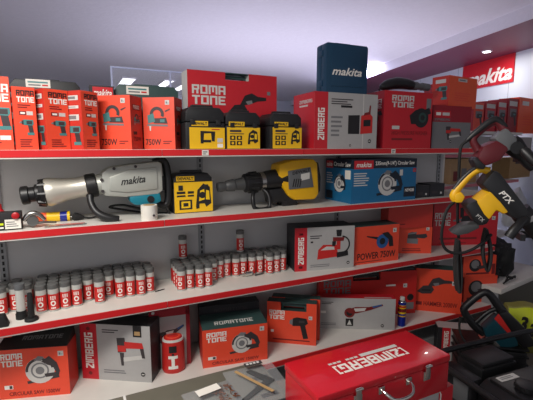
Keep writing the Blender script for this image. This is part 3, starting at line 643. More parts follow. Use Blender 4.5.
for (xl, Yl, xr, yt_, lb) in ((415.5, 2.33, 429, 186, 'small black carton right beside the blue carton'), (429.8, 2.33, 444, 184, 'small black carton at the right end of the second shelf, next to its twin')):
    carton('small_carton', lb, 'box', pose(xl, Yl, xr, 0, yt_, Z2), .14, ('dark_card', 'dark_card', 'dark_card'), front=lambda mb, fc: (mb.rect(fc, .1, .25, .5, .45, 'ink_dark'), mb.rect(fc, .7, .2, .82, .36, 'ink_light')), group='small black cartons')
# left clutter on the second shelf
b0 = onZ(10, 227, Z2); P = pose(-2, 2.31, 22.5, 0, 213, Z2)
r = thing('blister_pack', 'small black pack with white label and red knob, left end of second shelf', 'pack', P[0], 0)
W, h = P[2], P[3]; m = MB(); m.box(-W/2, W/2, 0, .05, 0, h, 'ink_black', .003); fc = Face((-W/2,0,0), (1,0,0), (0,0,1), W, h)
m.rect(fc, .3, .08, .96, .6, 'paper'); small_lines(m, fc, .36, .15, .9, .5, 3, 'ink_grey'); m.rect(fc, .08, .3, .24, .42, 'lime'); m.rect(fc, .08, .12, .24, .2, 'ink_white'); m.build('pack', r)
MB().lathe((-W*.02+.03,.001,h*.8), (-W*.02+.03,-.014,h*.8), [(0,.017),(.8,.017),(1,.013)], 'red_plastic', 18).build('knob', r)
b0 = Vector((Xat(1, 2.40, Z2), 2.40, Z2)); r = thing('bottle', 'red plastic bottle behind the small black pack', 'bottle', b0)
MB().lathe((0,0,0), (0,0,.1), [(0,.03),(.7,.03),(.9,.02),(1,.012)], 'red_plastic', 18).build('bottle_body', r); MB().lathe((0,0,.1), (0,0,.125), [(0,.013),(1,.011)], 'red_plastic', 14).build('cap', r)
# small metal angle tool
G = pxl(2.33); b0 = G(35, 226); b0.z = Z2; L = lambda x, y, dy=0: G(x, y) - b0 + Vector((0, dy, 0))
r = thing('hand_tool', 'small grey metal clamp tool lying left of the orange tube', 'tool', b0)
MB().tube([L(24,221), L(27,216), L(33,212.5), L(40,215), L(45,220)], [.010,.014,.014,.012,.008], 'steel', 10, 2).build('jaw', r)
MB().lathe(L(33,221,-.012), L(33,221,.012), [(0,.026),(1,.026)], 'drill_steel', 20).build('disc', r)
MB().tube([L(36,223), L(45,222), L(56,223,.03)], [.008,.006,.005], 'drill_steel', 8).build('shaft', r)
P = pose(34, 2.45, 70, -3, 212.5, Z2); r = thing('tube_pack', 'orange and yellow tube pack with a blue label lying on the second shelf', 'pack', P[0], P[1])
W, h = P[2], P[3]
m = MB(); m.lathe((-W/2,.03,.027), (W/2,.03,.027), [(0,.027),(1,.027)], 'ink_yellow', 18); m.lathe((-W/2-.001,.03,.027), (-W*.15,.03,.027), [(0,.0275),(1,.0275)], 'orange_card', 18); m.build('tube_body', r)
m = MB(); m.lathe((W*.22,.03,.027), (W*.42,.03,.027), [(0,.028),(1,.028)], 'can_blue', 18); m.build('label_band', r)
G = pxl(2.46); b0 = G(82, 215); b0.z = Z2; L = lambda x, y, dy=0: G(x, y) - b0 + Vector((0, dy, 0))
r = thing('power_plug', 'black power plug and cord right of the orange tube', 'plug', b0)
MB().lathe(L(72,216.5), L(84,217.3), [(0,.012),(.2,.024),(.5,.022),(1,.008)], 'rubber', 12).build('plug_body', r)
MB().tube([L(83,217.3), L(90,218), L(98,217,.02)], .006, 'rubber', 8, 1).build('cord', r)
for k in (-.008, .008): MB().lathe(L(69,216.5,k), L(73,216.5,k), [(0,.003),(1,.003)], 'steel', 8).build('pin', r)
b0 = onZ(66, 226.5, Z2); m = MB(); m.box(-.1, .1, 0, .06, 0, .006, 'clear_film'); m.box(-.08, .08, .01, .02, .0065, .0068, 'ink_red'); m.box(-.05, .09, .03, .045, .0065, .0068, 'ink_red')
tag(m.build('plastic_sachet', None, b0, 0), 'flat clear sachet with red print at the second shelf edge', 'sachet')

# ================================================================== THIRD SHELF
# drill bit tubes
def make_tube():
    r = thing('drill_bit_tube', '', 'tube', (0,0,0))
    m = MB(); m.lathe((0,0,0), (0,0,.128), [(0,.026),(.02,.0275),(1,.0275)], 'tube_clear', 16); m.build('tube_body', r)
    m = MB(); n = 12; R = .0281
    vs = [(R*math.cos(-PI*.92+PI*.84*k/n), R*math.sin(-PI*.92+PI*.84*k/n), z) for z in (.012, .10) for k in range(n+1)]
    m.add(vs, [(k, k+1, n+2+k, n+1+k) for k in range(n)], 'ink_red', True)
    def lab(pts, faces):
        m.add([((R+.0006)*math.sin(x/R), -(R+.0006)*math.cos(x/R), z) for x, z in pts], faces, 'ink_white')
    q = lambda x0, x1, z0, z1: lab([(x0,z0),(0,z0),(x1,z0),(x1,z1),(0,z1),(x0,z1)], [(0,1,4,5),(1,2,3,4)])
    q(-.012, .012, .018, .026)
    c = [(math.cos(2*PI*k/18), math.sin(2*PI*k/18)) for k in range(18)]
    lab([(x*.0135, .049+y*.0155) for x, y in c] + [(x*.0068, .049+y*.008) for x, y in c], [(k, (k+1) % 18, 18+(k+1) % 18, 18+k) for k in range(18)])
    for z in (.070, .0775, .085): q(-.013, .013, z, z+.0045)
    for x in (-.013, .009): q(x, x+.004, .0745, .0775) if 0 else lab([(x,.0745),(x+.004,.0745),(x+.004,.0895),(x,.0895)], [(0,1,2,3)])
    m.build('label_wrap', r)['label'] = 'red wrap with a white number'
    m = MB(); m.lathe((0,0,.1282), (0,0,.155), [(0,.028),(.4,.0283),(.9,.0283),(1,.025)], 'tube_cap', 16); m.build('cap', r)['label'] = 'grey cap'
    return r
tube0 = make_tube(); used = [0]
def dup(root):
    r = root.copy(); C.objects.link(r)
    for ch in list(root.children): c = ch.copy(); C.objects.link(c); c.parent = r
    return r
TUBES = []
def put(x, y, z=Z3, label=None, group=None, a=0):
    for q in TUBES:
        if (q[0]-x)**2+(q[1]-y)**2 < .0572**2: return
    TUBES.append((x, y))
    o = tube0 if not used[0] else dup(tube0); used[0] = 1
    o.location = (x, y, z); o.rotation_euler = (0, 0, a); o['label'] = label; o['group'] = group
LBL1 = 'drill bit tube with red label in the block at the left of the third shelf'; G1 = 'left block of drill bit tubes'
LBL2 = 'drill bit tube with red label in the block beside the spray gun carton'; G2 = 'right block of drill bit tubes'
def block(cols, lbl, grp, turn):
    for x, y0 in cols:
        for k in range(5):
            y = y0 + .028 + k*.0583
            if y < 2.632: put(x + random.uniform(-.0005, .0005), y, Z3, lbl, grp, turn + random.uniform(-.25, .25))
block([(-.212,2.385),(-.153,2.38),(-.094,2.39),(-.035,2.40),(.024,2.455),(.083,2.39),(.142,2.48),(.201,2.42),(.260,2.42),(.319,2.41),(.378,2.44)], LBL1, G1, -.12)
block([(.562,2.38),(.621,2.39),(.680,2.37),(.739,2.375),(.798,2.455),(.857,2.49),(.916,2.51),(.975,2.49),(1.034,2.495),(1.093,2.475),(1.152,2.475),(1.211,2.43),(1.27,2.44),(1.329,2.455)], LBL2, G2, -.4)
for x, y in ((-.47,2.42),(-.405,2.46),(-.465,2.50),(-.345,2.50),(-.40,2.54),(-.285,2.46),(-.285,2.53),(-.34,2.57),(-.46,2.57)):
    put(x, y, Z3, 'drill bit tube in the dim cluster behind the black stand rod, far left', 'left end cluster of drill bit tubes', random.uniform(-.3, .3))
put(*onZ(168, 276, Z3).xy, Z3, 'drill bit tube standing alone in the gap between the two blocks', 'tubes in the gap')
for tx_, lb, gp in ((1.034, 'drill bit tube standing on top of the right block', 'tube on top'), (.621, 'drill bit tube standing on top at the left edge of the right block', 'tube on top left')):
    q = [t_ for t_ in TUBES if abs(t_[0]-tx_) < .01][-1]
    o = dup(tube0); o.location = (q[0], q[1], Z3+.1552); o['label'] = lb; o['group'] = gp
# items left of the tubes
p = onZ(22, 318, Z3); r = thing('core_bit_tube', 'clear tube with black base holding a core bit, left end of the third shelf', 'tube', p)
MB().lathe((0,0,0), (0,0,.045), [(0,.028),(.6,.028),(.6,.025),(1,.024)], 'rubber', 18).build('base', r)
MB().lathe((0,0,.045), (0,0,.16), [(0,.022),(1,.022)], 'tube_clear', 18).build('clear_sleeve', r)
MB().lathe((0,0,.16), (0,0,.19), [(0,.024),(.3,.026),(1,.024)], 'grey_plastic', 18).build('cap', r)
p = onZ(35, 318, Z3); p = onZ(26, 321, Z3) + Vector((.026, .0, 0)); r = thing('stand_rod', 'black rod on a round flange foot at the left end of the third shelf', 'stand', p)
MB().lathe((0,0,0), (0,0,.016), [(0,.033),(.7,.033),(1,.028)], 'rubber', 20).build('flange_foot', r)
MB().lathe((0,0,.016), (0,0,.15), [(0,.017),(.5,.015),(.9,.013),(1,.009)], 'rubber', 14).build('rod', r)
p = onZ(1, 330, Z3)+Vector((0,.025,0)); r = MB(); r.prism([(-.03,0),(.03,0),(.025,.02),(.012,.06),(-.012,.06)], 0, .05, 'rubber', .004); tag(r.build('wedge_foot', None, p), 'small black wedge foot at the frame edge on the third shelf', 'part')
# chuck and bit
p = onZ(247, 276, Z3) + Vector((0,-.012,.02)); r = thing('drill_chuck', 'small steel drill chuck lying in front of the right tube block', 'tool', p - Vector((0,0,.02)))
MB().lathe((-.05,0,.02), (.04,.01,.02), [(0,.007),(.3,.010),(.34,.019),(.8,.019),(1,.013)], 'chrome', 16).build('chuck_body', r)
MB().tube([(.05,-.015,.008), (.09,-.005,.006), (.12,0,.006), (.125,.02,.006)], .006, 'drill_steel', 8, 1).build('chuck_key', r)
p = onZ(160, 291, Z3); tag(MB().lathe((-.03,-.006,.004), (.03,.012,.004), [(0,.004),(1,.003)], 'rubber', 8).build('drill_bit', None, p), 'single dark drill bit lying loose at the end of the left tube block', 'bit')
# spray gun carton
def spray(mb, fc):
    mb.rect(fc, 0, 0, .2, 1, 'crimson'); mb.block(fc, ZT, .055, .16, .15, .78, 'ink_white', 90); mb.rect(fc, .07, .06, .13, .12, 'ink_black'); mb.rect(fc, .07, .83, .13, .88, 'ink_black')
    small_lines(mb, fc, .25, .72, .45, .82, 2, 'ink_dark'); pic(mb, fc, 'sprayer', .36, .22, .9, .92, 'ink_black'); badge(mb, fc, .9, .13, .012); small_lines(mb, fc, .26, .06, .6, .14, 2, 'ink_grey'); mb.rect(fc, .26, .64, .3, .68, 'ink_black')
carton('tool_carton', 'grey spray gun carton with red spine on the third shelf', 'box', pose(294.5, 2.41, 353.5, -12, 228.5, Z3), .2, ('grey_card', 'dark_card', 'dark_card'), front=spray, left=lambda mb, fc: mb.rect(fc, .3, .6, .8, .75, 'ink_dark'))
def blower(mb, fc):
    pic(mb, fc, 'blower', .32, .36, .88, .86, 'ink_black', 'ink_blue'); mb.text(fc, 'POWER 750W', .14, .12, .93, .30, 'ink_black', .012); small_lines(mb, fc, .1, .04, .9, .08, 1)
carton('boxed_tool_case', 'red 750W blower carton right of the spray gun carton', 'case', pose(350, 2.345, 398, -4, 228, Z3), .16, front=blower, case=('case_green', 0.004, None), sticker=(.90, .84, .034, 'ink_light'))
def sander(mb, fc): pic(mb, fc, 'sander', .2, .36, .86, .86, 'ink_dark', 'ink_grey'); small_lines(mb, fc, .1, .06, .9, .2, 2)
psn = pose(398.5, 2.46, 431, -26, 227, Z3)
carton('tool_carton', 'red sander carton on the third shelf beneath the plain red carton', 'box', psn, .12, front=sander, sticker=(.86, .93, .026, 'ink_light'))
carton('tool_carton', 'plain red carton lying on top of the sander carton under the second shelf', 'box', pose(388, 2.44, 432, -14, 204.5, Z3+psn[3]+.002), .13, ('red_card_side', 'red_card_side', 'red_card_side'), front=lambda mb, fc: small_lines(mb, fc, .1, .1, .5, .2, 1))
def ham(mb, fc):
    roma(mb, fc, .02, .46, .26, .76, 'ink_light', 'ink_light'); pic(mb, fc, 'hammer', .3, .4, .75, .88, 'ink_black', 'ink_dark'); small_lines(mb, fc, .1, .1, .8, .2, 1); small_lines(mb, fc, .1, .03, .7, .07, 1)
carton('tool_carton', 'wide red hammer carton behind the hanging yellow hammer', 'box', pose(432, 2.52, 496, -20, 202.5, Z3), .1, ('crimson', 'maroon_card', 'crimson'), front=ham, sticker=(.93, .62, .034, 'ink_light'))

# ================================================================== BOTTOM SHELF
def circ(mb, fc):
    roma(mb, fc, .06, .66, .36, .92); pic(mb, fc, 'saw', .36, .24, .88, .84, 'ink_dark', 'ink_grey'); mb.rect(fc, .08, .2, .2, .28, 'ink_white'); mb.rect(fc, .15, .21, .19, .27, 'ink_dark', .0014); mb.text(fc, 'CIRCULAR SAW 1500W', .14, .06, .86, .14, 'ink_maroon', .015)
def ctop(k, fc): k.block(fc, 'ROMATONE', .2, .22, .8, .44, 'ink_light', gap=.8)
p1 = pose(0, 2.50, 70.5, -17, 351, Z4)
carton('boxed_tool_case', 'red circular saw box with black top at the left end of the bottom shelf', 'case', p1, .155, front=circ, case=('case_black', .05, lambda k, fc: k.block(fc, 'ROMATONE', .3, .4, .88, .6, 'ink_grey', gap=.8)), sticker=(.9, .86, .03, 'ink_light'))
carton('tool_carton', 'small red carton lying on the saw box at the left frame edge', 'box', (p1[0]+Vector((-.20,.10,p1[3]+.051)), -.15, .2, .05), .1, front=lambda mb, fc: small_lines(mb, fc, .1, .3, .8, .6, 2))
def nail(mb, fc):
    mb.rect(fc, 0, 0, .24, 1, 'crimson'); mb.block(fc, ZT, .06, .2, .18, .84, 'ink_white', 90); mb.disc(fc, .12, .11, .012, 'ink_maroon', .0012); mb.disc(fc, .12, .91, .012, 'ink_maroon', .0012)
    small_lines(mb, fc, .32, .84, .56, .92, 2, 'ink_dark'); mb.rect(fc, .76, .8, .88, 1, 'ink_black'); mb.rect(fc, .78, .83, .86, .9, 'kraft', .0014); pic(mb, fc, 'nailer', .48, .28, .92, .78, 'ink_dark'); badge(mb, fc, .88, .14, .014); small_lines(mb, fc, .32, .12, .7, .2, 2, 'ink_grey')
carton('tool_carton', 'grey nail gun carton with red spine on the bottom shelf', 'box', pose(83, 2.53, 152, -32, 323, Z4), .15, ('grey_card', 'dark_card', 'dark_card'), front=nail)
def gback(mb, fc): mb.rect(fc, 0, .84, 1, 1, 'maroon_card'); mb.rect(fc, .9, 0, 1, 1, 'maroon_card'); pic(mb, fc, 'grinder', .2, .4, .85, .7, 'ink_dark', 'ink_maroon'); mb.disc(fc, .1, .92, .01, 'ink_light', .0012)
carton('tool_carton', 'grey and maroon carton standing behind the red canister', 'box', pose(151, 2.44, 191, -8, 309, Z4), .14, ('grey_card', 'maroon_card', 'maroon_card'), front=gback)
# red canister with white figure
p = onZ(176, 374, Z4); p = Vector((p.x, p.y+.06, Z4)); hc = Zat(p, 337)-Z4
r = thing('canister', 'red oval canister with a white cross-ended stripe on the bottom shelf', 'canister', p, -.25)
def oval(m, z0, z1, rx0, rx1, mm, ry=.8):
    n = 28; vs = [((rx0 if i == 0 else rx1)*math.cos(2*PI*k/n), (rx0 if i == 0 else rx1)*ry*math.sin(2*PI*k/n), z) for i, z in enumerate((z0, z1)) for k in range(n)]
    m.add(vs, [(k, (k+1) % n, n+(k+1) % n, n+k) for k in range(n)] + [tuple(range(n))[::-1], tuple(n+k for k in range(n))], mm, True)
m = MB(); oval(m, 0, hc*.08, .066, .072, 'ink_red'); oval(m, hc*.08, hc*.94, .072, .068, 'ink_red'); oval(m, hc*.94, hc, .068, .064, 'ink_light')
fr = lambda a, z: ((.0728-.0035*z/hc)*math.sin(a), -(.0728-.0035*z/hc)*.8*math.cos(a)-.0006, z)
def wrap(a0, a1, z0, z1, mm):
    n = 6; vs = [fr(a0+(a1-a0)*k/n, z) for z in (z0, z1) for k in range(n+1)]; m.add(vs, [(k, k+1, n+2+k, n+1+k) for k in range(n)], mm, True)
wrap(-.14, .14, hc*.17, hc*.55, 'ink_white'); wrap(-.42, .42, hc*.46, hc*.55, 'ink_white'); wrap(-.42, .42, hc*.15, hc*.24, 'ink_white'); wrap(-.34, .34, hc*.64, hc*.84, 'ink_black'); wrap(-.1, .1, hc*.56, hc*.62, 'ink_black')
m.build('canister_body', r)
m = MB(); oval(m, hc+.0002, hc+.008, .058, .056, 'ink_red'); oval(m, hc+.008, hc+.0095, .046, .045, 'red_card'); oval(m, hc+.0095, hc+.012, .034, .030, 'ink_red'); m.build('lid', r)
# circular saw box in the middle
p4 = pose(203, 2.31, 267.5, -10, 331, Z4)
carton('boxed_tool_case', 'red circular saw box with grey-green lettered top in the middle of the bottom shelf', 'case', p4, .19, front=circ, case=('case_green', .022, ctop), sticker=(.91, .87, .03, 'ink_light'))
pb = Vector(p4[0]) + Vector((.034, .195, 0))
carton('boxed_tool_case', 'dark topped tool carton standing behind the middle circular saw box', 'case', (pb, p4[1], p4[2]-.01, p4[3]+.075), .10, ('dark_card', 'dark_card', 'dark_card'), front=lambda mb, fc: (mb.rect(fc, 0, 0, 1, .72, 'red_card'), mb.block(fc, 'ROMATONE', .24, .86, .8, .93, 'ink_dark', gap=.8)))
# heat gun cases
def heat(mb, fc): roma(mb, fc, .05, .58, .36, .80); pic(mb, fc, 'heatgun', .46, .14, .84, .66, 'ink_black', 'ink_dark'); small_lines(mb, fc, .12, .06, .9, .12, 1); mb.rect(fc, .08, .26, .14, .32, 'ink_white')
p5 = pose(267, 2.45, 316, -36, 301, Z4)
for k, lb in ((0, 'front one of two red heat gun cases with carrying handles'), (1, 'rear one of two red heat gun cases with carrying handles')):
    a = p5[1]; q = Vector(p5[0]) + Vector((-math.sin(a), math.cos(a), 0))*(.085*k) + Vector((math.cos(a), math.sin(a), 0))*(.02*k)
    carton('boxed_tool_case', lb, 'case', (q, a, p5[2], p5[3]+.002*k), .08, front=heat, notch=(.28, .80, .8), case=('case_green', 0.0, None), sticker=(.88, .66, .026, 'ink_light'), group='heat gun cases')
# grinder carton, big case, can
def grind(mb, fc):
    pic(mb, fc, 'grinder', .3, .36, .84, .86, 'ink_maroon', 'ink_black'); mb.rect(fc, .36, .1, .46, .34, 'ink_black'); mb.poly(fc, [(.38,.14),(.44,.14),(.41,.3)], 'ink_light', .0014); badge(mb, fc, .84, .13, .013)
    small_lines(mb, fc, .04, .78, .2, .88, 2, 'ink_dark'); mb.rect(fc, .03, .5, .1, .58, 'ink_white'); small_lines(mb, fc, .04, .1, .28, .2, 2, 'ink_grey')
p6 = pose(318, 2.47, 394.5, -29, 297.5, Z4)
carton('tool_carton', 'grey angle grinder carton with red top on the bottom shelf', 'box', p6, .09, ('grey_card', 'crimson', 'crimson'), front=grind, top=lambda mb, fc: (mb.rect(fc, .6, .15, .95, .3, 'ink_light')))
def bigr(mb, fc): roma(mb, fc, .05, .55, .32, .86, 'ink_grey', 'ink_grey'); mb.disc(fc, .94, .38, .03, 'ink_black'); mb.rect(fc, .9, .1, .98, .26, 'ink_grey'); mb.rect(fc, .68, .66, .78, .7, 'ink_white')
p7 = pose(318, 2.60, 415, -17, 275, Z4)
carton('boxed_tool_case', 'big red sleeved case with black handle behind the grey angle grinder carton', 'case', p7, .06, ('ink_red', 'red_card_side', 'ink_red'), front=bigr, notch=(.34, .62, .82), case=('case_black', .022, None), sticker=(.88, .66, .034, 'ink_light'), handle='case_black')
p = onZ(399, 326.5, Z4); hw = Zat(p, 298)-Z4; r = thing('spray_can', 'blue spray can with yellow label and red cap beside the angle grinder carton', 'can', p+Vector((.035,.012,0)))
m = MB(); R = .031; m.lathe((0,0,0), (0,0,hw*.84), [(0,R),(1,R)], 'can_blue', 22); m.lathe((0,0,hw*.34), (0,0,hw*.74), [(0,R+.0006),(1,R+.0006)], 'ink_yellow', 22, False)
for z0, z1, mm in ((.38,.44,'can_blue'),(.5,.62,'ink_maroon'),(.66,.72,'ink_red')): m.lathe((0,0,hw*z0), (0,0,hw*z1), [(0,R+.001),(1,R+.001)], mm, 22, False)
m.lathe((0,0,hw*.84), (0,0,hw*.89), [(0,R),(.5,.028),(1,.018)], 'steel', 22); m.build('can_body', r)
MB().lathe((0,0,hw*.89), (0,0,hw), [(0,.019),(.85,.019),(1,.015)], 'ink_light', 18).build('cap', r)
def demo(mb, fc): pic(mb, fc, 'longgrinder', .04, .38, .78, .86, 'ink_dark', 'ink_black'); mb.text(fc, 'HAMMER 2000W', .2, .13, .92, .24, 'ink_maroon', .01); mb.rect(fc, .03, .14, .16, .22, 'ink_maroon')
p9 = pose(414, 2.40, 460.5, -40, 268, Z4)
carton('boxed_tool_case', 'red 2000W hammer box with green top at the right of the bottom shelf', 'case', p9, .1, front=demo, case=('case_green', .012, None), sticker=(.83, .70, .036, 'ink_light'))
def wheel(mb, fc): mb.disc(fc, .36, .55, fc.H*.3, 'ink_black'); mb.disc(fc, .36, .6, fc.H*.2, 'ink_grey', .0012); mb.poly(fc, [(.4,.5),(.8,.58),(.82,.44),(.5,.36)], 'ink_dark', .0014); mb.rect(fc, .1, .12, .8, .2, 'ink_maroon'); mb.rect(fc, .88, .1, .98, .6, 'ink_maroon')
pa = pose(463, 2.32, 495.5, -18, 277, Z4)
carton('tool_carton', 'red grinder carton, lower of two stacked at the right end of the bottom shelf', 'box', pa, .15, front=wheel, group='stacked grinder cartons')
pb = pose(462.5, 2.32, 495, -18, 256.5, Z4+pa[3]+.001)
carton('tool_carton', 'red grinder carton, upper of two stacked at the right end of the bottom shelf', 'box', pb, .15, front=wheel, group='stacked grinder cartons')
def berg(mb, fc): mb.rect(fc, .12, 0, .34, 1, 'crimson'); mb.rect(fc, 0, 0, .12, 1, 'dark_card'); mb.block(fc, ZT, .17, .3, .29, .9, 'ink_white', 90); pic(mb, fc, 'grinder', .45, .5, .95, .85, 'ink_maroon', 'ink_dark')
carton('tool_carton', 'grey carton with red spine standing on the floor under the bottom shelf', 'box', pose(436, 2.1, 474, -38, 327, 0), .12, ('grey_card', 'dark_card', 'grey_card'), front=berg)

# ================================================================== RIGHT SIDE RACK
rz = math.radians(8); RX, RY = 3.30, 2.86
rack = thing('side_rack', 'white metal rack against the right wall behind the hanging hammers', 'shelves', (RX, RY, 0), rz)
ZR = (.30, 1.30, 1.63, H+.16)
RW, RD = 1.75, .5
for z in ZR:
    s = MB().box(0, RW, 0, RD, z-.03, z, 'shelf_white').build('shelf_board', rack)
    MB().box(.0, RW, -.004, -.0005, z-.034, z-.002, 'pink_steel' if z in (1.30, 1.63) else 'shelf_white').build('rail', s)
for x in (0.0, RW-.03): MB().box(x, x+.03, RD+.001, RD+.03, 0, H+.4, 'upright_grey').build('post', rack)
MB().box(0.03, RW-.03, RD+.001, RD+.012, .05, H+.16, 'panel_grey').build('back_panel', rack)
MR = Matrix.Translation((RX, RY, 0)) @ Matrix.Rotation(rz, 4, 'Z')
def rackpt(x, y, z, off=.03):
    """point on a rack board seen at column x, off metres behind its front edge"""
    d = ray(x, y); n = Vector((math.sin(rz), -math.cos(rz), 0)); o = MR @ Vector((0, off, 0)); k = o.dot(n)/d.dot(n); q = d*k
    return Vector((q.x, q.y, z))
def rbox(name, label, cat, xl, xr, ytop, z, d, m, off=.05, front=None, left=None, group=None, yaw=None):
    A, B = rackpt(xl, 150, z, off), rackpt(xr, 150, z, off); v = B-A
    return carton(name, label, cat, ((A+B)/2, math.atan2(v.y, v.x), v.length, Zat(A, ytop)-z), d, m, front=front, left=left, group=group)
def gunp(mb, fc): mb.rect(fc, .1, .78, .9, .92, 'ink_light'); mb.rect(fc, .2, .5, .85, .7, 'ink_grey'); pic(mb, fc, 'heatgun', .2, .2, .9, .62)
GR = 'red cartons on the side rack'
for xl, xr, yt_, lb, mm in ((471,481,102,'red carton on the side rack, first from the left','red_card'),(482.5,493,101,'red carton on the side rack, second from the left','crimson'),(494.5,503.5,99.5,'red carton on the side rack, third from the left','crimson'),(505,514.5,98,'dark red carton on the side rack, fourth from the left','maroon_card')):
    rbox('tool_carton', lb, 'box', xl, xr, yt_, ZR[3], .12, (mm, 'maroon_card', 'red_card'), front=gunp, group=GR)
rbox('tool_carton', 'bright orange carton with pale label at the right end of the side rack', 'box', 515.5, 536, 97, ZR[3], .2, ('orange_card', 'red_card', 'red_card'), .04, front=lambda mb, fc: (mb.rect(fc, .14, .78, .45, .9, 'ink_light'), small_lines(mb, fc, .2, .2, .9, .5, 4, 'red_card')), group=GR)
rbox('storage_box', 'wide grey carton on the side rack behind the red hammer', 'box', 474, 531, 136, ZR[2], .22, ('grey_card', 'grey_card', 'grey_card'), .08)
rbox('storage_box', 'brown cardboard carton at the left of the side rack above the yellow hammer', 'box', 452, 478, 159, ZR[1], .2, ('wood', 'wood', 'wood'), .1, front=lambda mb, fc: (mb.rect(fc, .1, .1, .3, .5, 'ink_maroon'), mb.rect(fc, .4, .3, .6, .6, 'ink_grey')))
rbox('storage_box', 'beige cardboard carton on the side rack right of the yellow hammer', 'box', 511, 532, 158, ZR[1]+.002, .22, ('kraft', 'kraft', 'kraft'), .1, front=lambda mb, fc: mb.rect(fc, .25, .7, .6, .86, 'ink_dark'))
# wrapped white plastic and black gear on the low boards
def lump(name, label, cat, c, sx, sy, sz, m, seed, k=.18):
    rr = random.Random(seed); bm = bmesh.new(); bmesh.ops.create_icosphere(bm, subdivisions=3, radius=1)
    ph = [rr.uniform(0, 6) for _ in range(9)]
    for v in bm.verts:
        n = v.co; f = 1 + k*(math.sin(4*n.x+ph[0])*math.sin(5*n.y+ph[1]) + .6*math.sin(9*n.z+ph[2])*math.sin(8*n.x+ph[3]) + .4*math.sin(15*n.y+ph[4]+3*n.z))
        v.co = Vector((n.x*f*sx, n.y*f*sy, n.z*f*sz))
        if v.co.z < -sz*.7: v.co.z = -sz*.7
    mb = MB(); mb.bmadd(bm, m, Matrix.Translation((0, 0, sz*.7)), True)
    return tag(mb.build(name, None, c, rz), label, cat)
ZR2 = .62
s = MB().box(.75, RW, 0, RD, ZR2-.03, ZR2, 'shelf_white').build('shelf_board', rack)
q = rackpt(513, 220, ZR2, .2); lump('plastic_wrap', 'crumpled white plastic wrap on the side rack behind the yellow hammer', 'wrap', q, .2, .14, .30, 'white_film', 3, .12)
bz_ = math.radians(9); ZG = .47
A = onZ(500, 290, ZG); A.x += .02; bench = thing('low_bench', 'low white-topped grey bench at the right behind the lime sack', 'bench', (A.x, A.y, 0), bz_)
MB().box(0, 1.0, 0, .42, ZG-.045, ZG, 'shelf_white', .003).build('bench_top', bench)
MB().box(.04, .96, .05, .07, .0, ZG-.046, 'olive_card').build('front_panel', bench)
for x in (.01, .97): MB().box(x, x+.02, .03, .40, 0, ZG-.046, 'upright_grey').build('side_panel', bench)
MBn = Matrix.Translation((A.x, A.y, 0)) @ Matrix.Rotation(bz_, 4, 'Z')
lump('tool_bundle', 'black cable bundle heaped on the low white bench, left', 'bundle', MBn @ Vector((.17, .22, ZG)), .11, .10, .11, 'rubber', 5, .2)
lump('tool_bundle', 'large black bagged tool heaped on the low white bench, right', 'bundle', MBn @ Vector((.44, .25, ZG)), .15, .13, .20, 'rubber', 8, .2)
q = MBn @ Vector((.24, .05, ZG)); m = MB()
for k in range(3): m.tube([(-.1+.04*k, .0, .012+.012*k), (-.02, -.02+.02*k, .05+.01*k), (.05, .0, .02+.01*k), (.11, -.01, .05), (.15, .01, .014)], .007, 'rubber', 8, 2)
tag(m.build('cable', None, q, bz_), 'coiled black cable at the front of the low white bench', 'cable')

# ================================================================== FOREGROUND
# packed table and cartons
TZ = .56
t = thing('display_table', 'low brown table carrying the cartons and the red steel case', 'table', (.72, 1.28, 0))
MB().box(-.78, .66, -.36, .34, TZ-.03, TZ, 'table_top', .004).build('table_top', t)
for sx in (-.74, .62):
    for sy in (-.32, .3): MB().box(sx-.02, sx+.02, sy-.02, sy+.02, 0, TZ-.031, 'black_plastic').build('leg', t)
ZO = H-.975
A, B, Cc = onZ(259, 361, ZO), onZ(295, 400, ZO), onZ(84, 401.5, ZO)
m = MB(); x0, x1, yb, yf = Cc.x-.1, A.x, A.y, A.y-.50
m.box(x0-x1, 0, -.50, 0, 0, ZO-TZ, 'olive_card', .004)
fc = Face((x0-x1, -.50, ZO-TZ), (1,0,0), (0,1,0), x1-x0, .50); k = (onZ(124,395,ZO).x - x0)/(x1-x0); m.rect(fc, k-.006, 0, k+.006, 1, 'ink_light', .0006); small_lines(m, fc, .88, .1, .99, .8, 6, 'dark_card')
tag(m.build('flat_carton', None, (x1, yb, TZ+.001)), 'large flat olive carton with clear bags lying on it, front left', 'box')
# clear bag with black angle piece
def bag(label, px, w, d, yaw, hgt=.012, card=None):
    q = onZ(px[0], px[1], ZO); r = thing('clear_bag', label, 'bag', (q.x, q.y, ZO+.002), yaw)
    m = MB(); n = 8; vs = []; rr = random.Random(int(px[0]))
    for j in range(n+1):
        for i in range(n+1):
            e = min(i, n-i, j, n-j); vs.append((-w/2+w*i/n, -d/2+d*j/n, (hgt*(min(e, 2)/2) + .002 + (rr.uniform(-.002, .004) if e else 0))))
    top = [(j*(n+1)+i, j*(n+1)+i+1, (j+1)*(n+1)+i+1, (j+1)*(n+1)+i) for j in range(n) for i in range(n)]
    m.add(vs, top, 'clear_film', True); m.box(-w/2, w/2, -d/2, d/2, 0, .0008, 'clear_film'); m.build('film', r)
    if card: c = MB(); c.box(*card, hgt+.007, hgt+.0085, 'ink_dark'); fc = Face((card[0], card[2], hgt+.0085), (1,0,0), (0,1,0), card[1]-card[0], card[3]-card[2]); [c.rect(fc, .1+k*.2, .25, .24+k*.2, .8, 'ink_light', .0006) for k in range(4)]; c.build('header_card', r)['label'] = 'dark header card'
    return q
q = bag('clear bag with a black bent tool and dark header card on the olive carton', (258, 384), .23, .26, -.06, .016, (-.02, .06, .10, .125))
m = MB(); m.prism([(-.10,.085),(-.085,.095),(.07,.01),(.005,-.09),(-.02,-.09),(.028,.0)], 0, .008, 'rubber', .002, Matrix.Rotation(-PI/2, 4, 'X') @ Matrix.Scale(-1, 4, (0,0,1)))
tag(m.build('bent_brace', None, (q.x, q.y, ZO+.012), -.06), 'black bent brace inside the clear bag on the olive carton', 'tool')
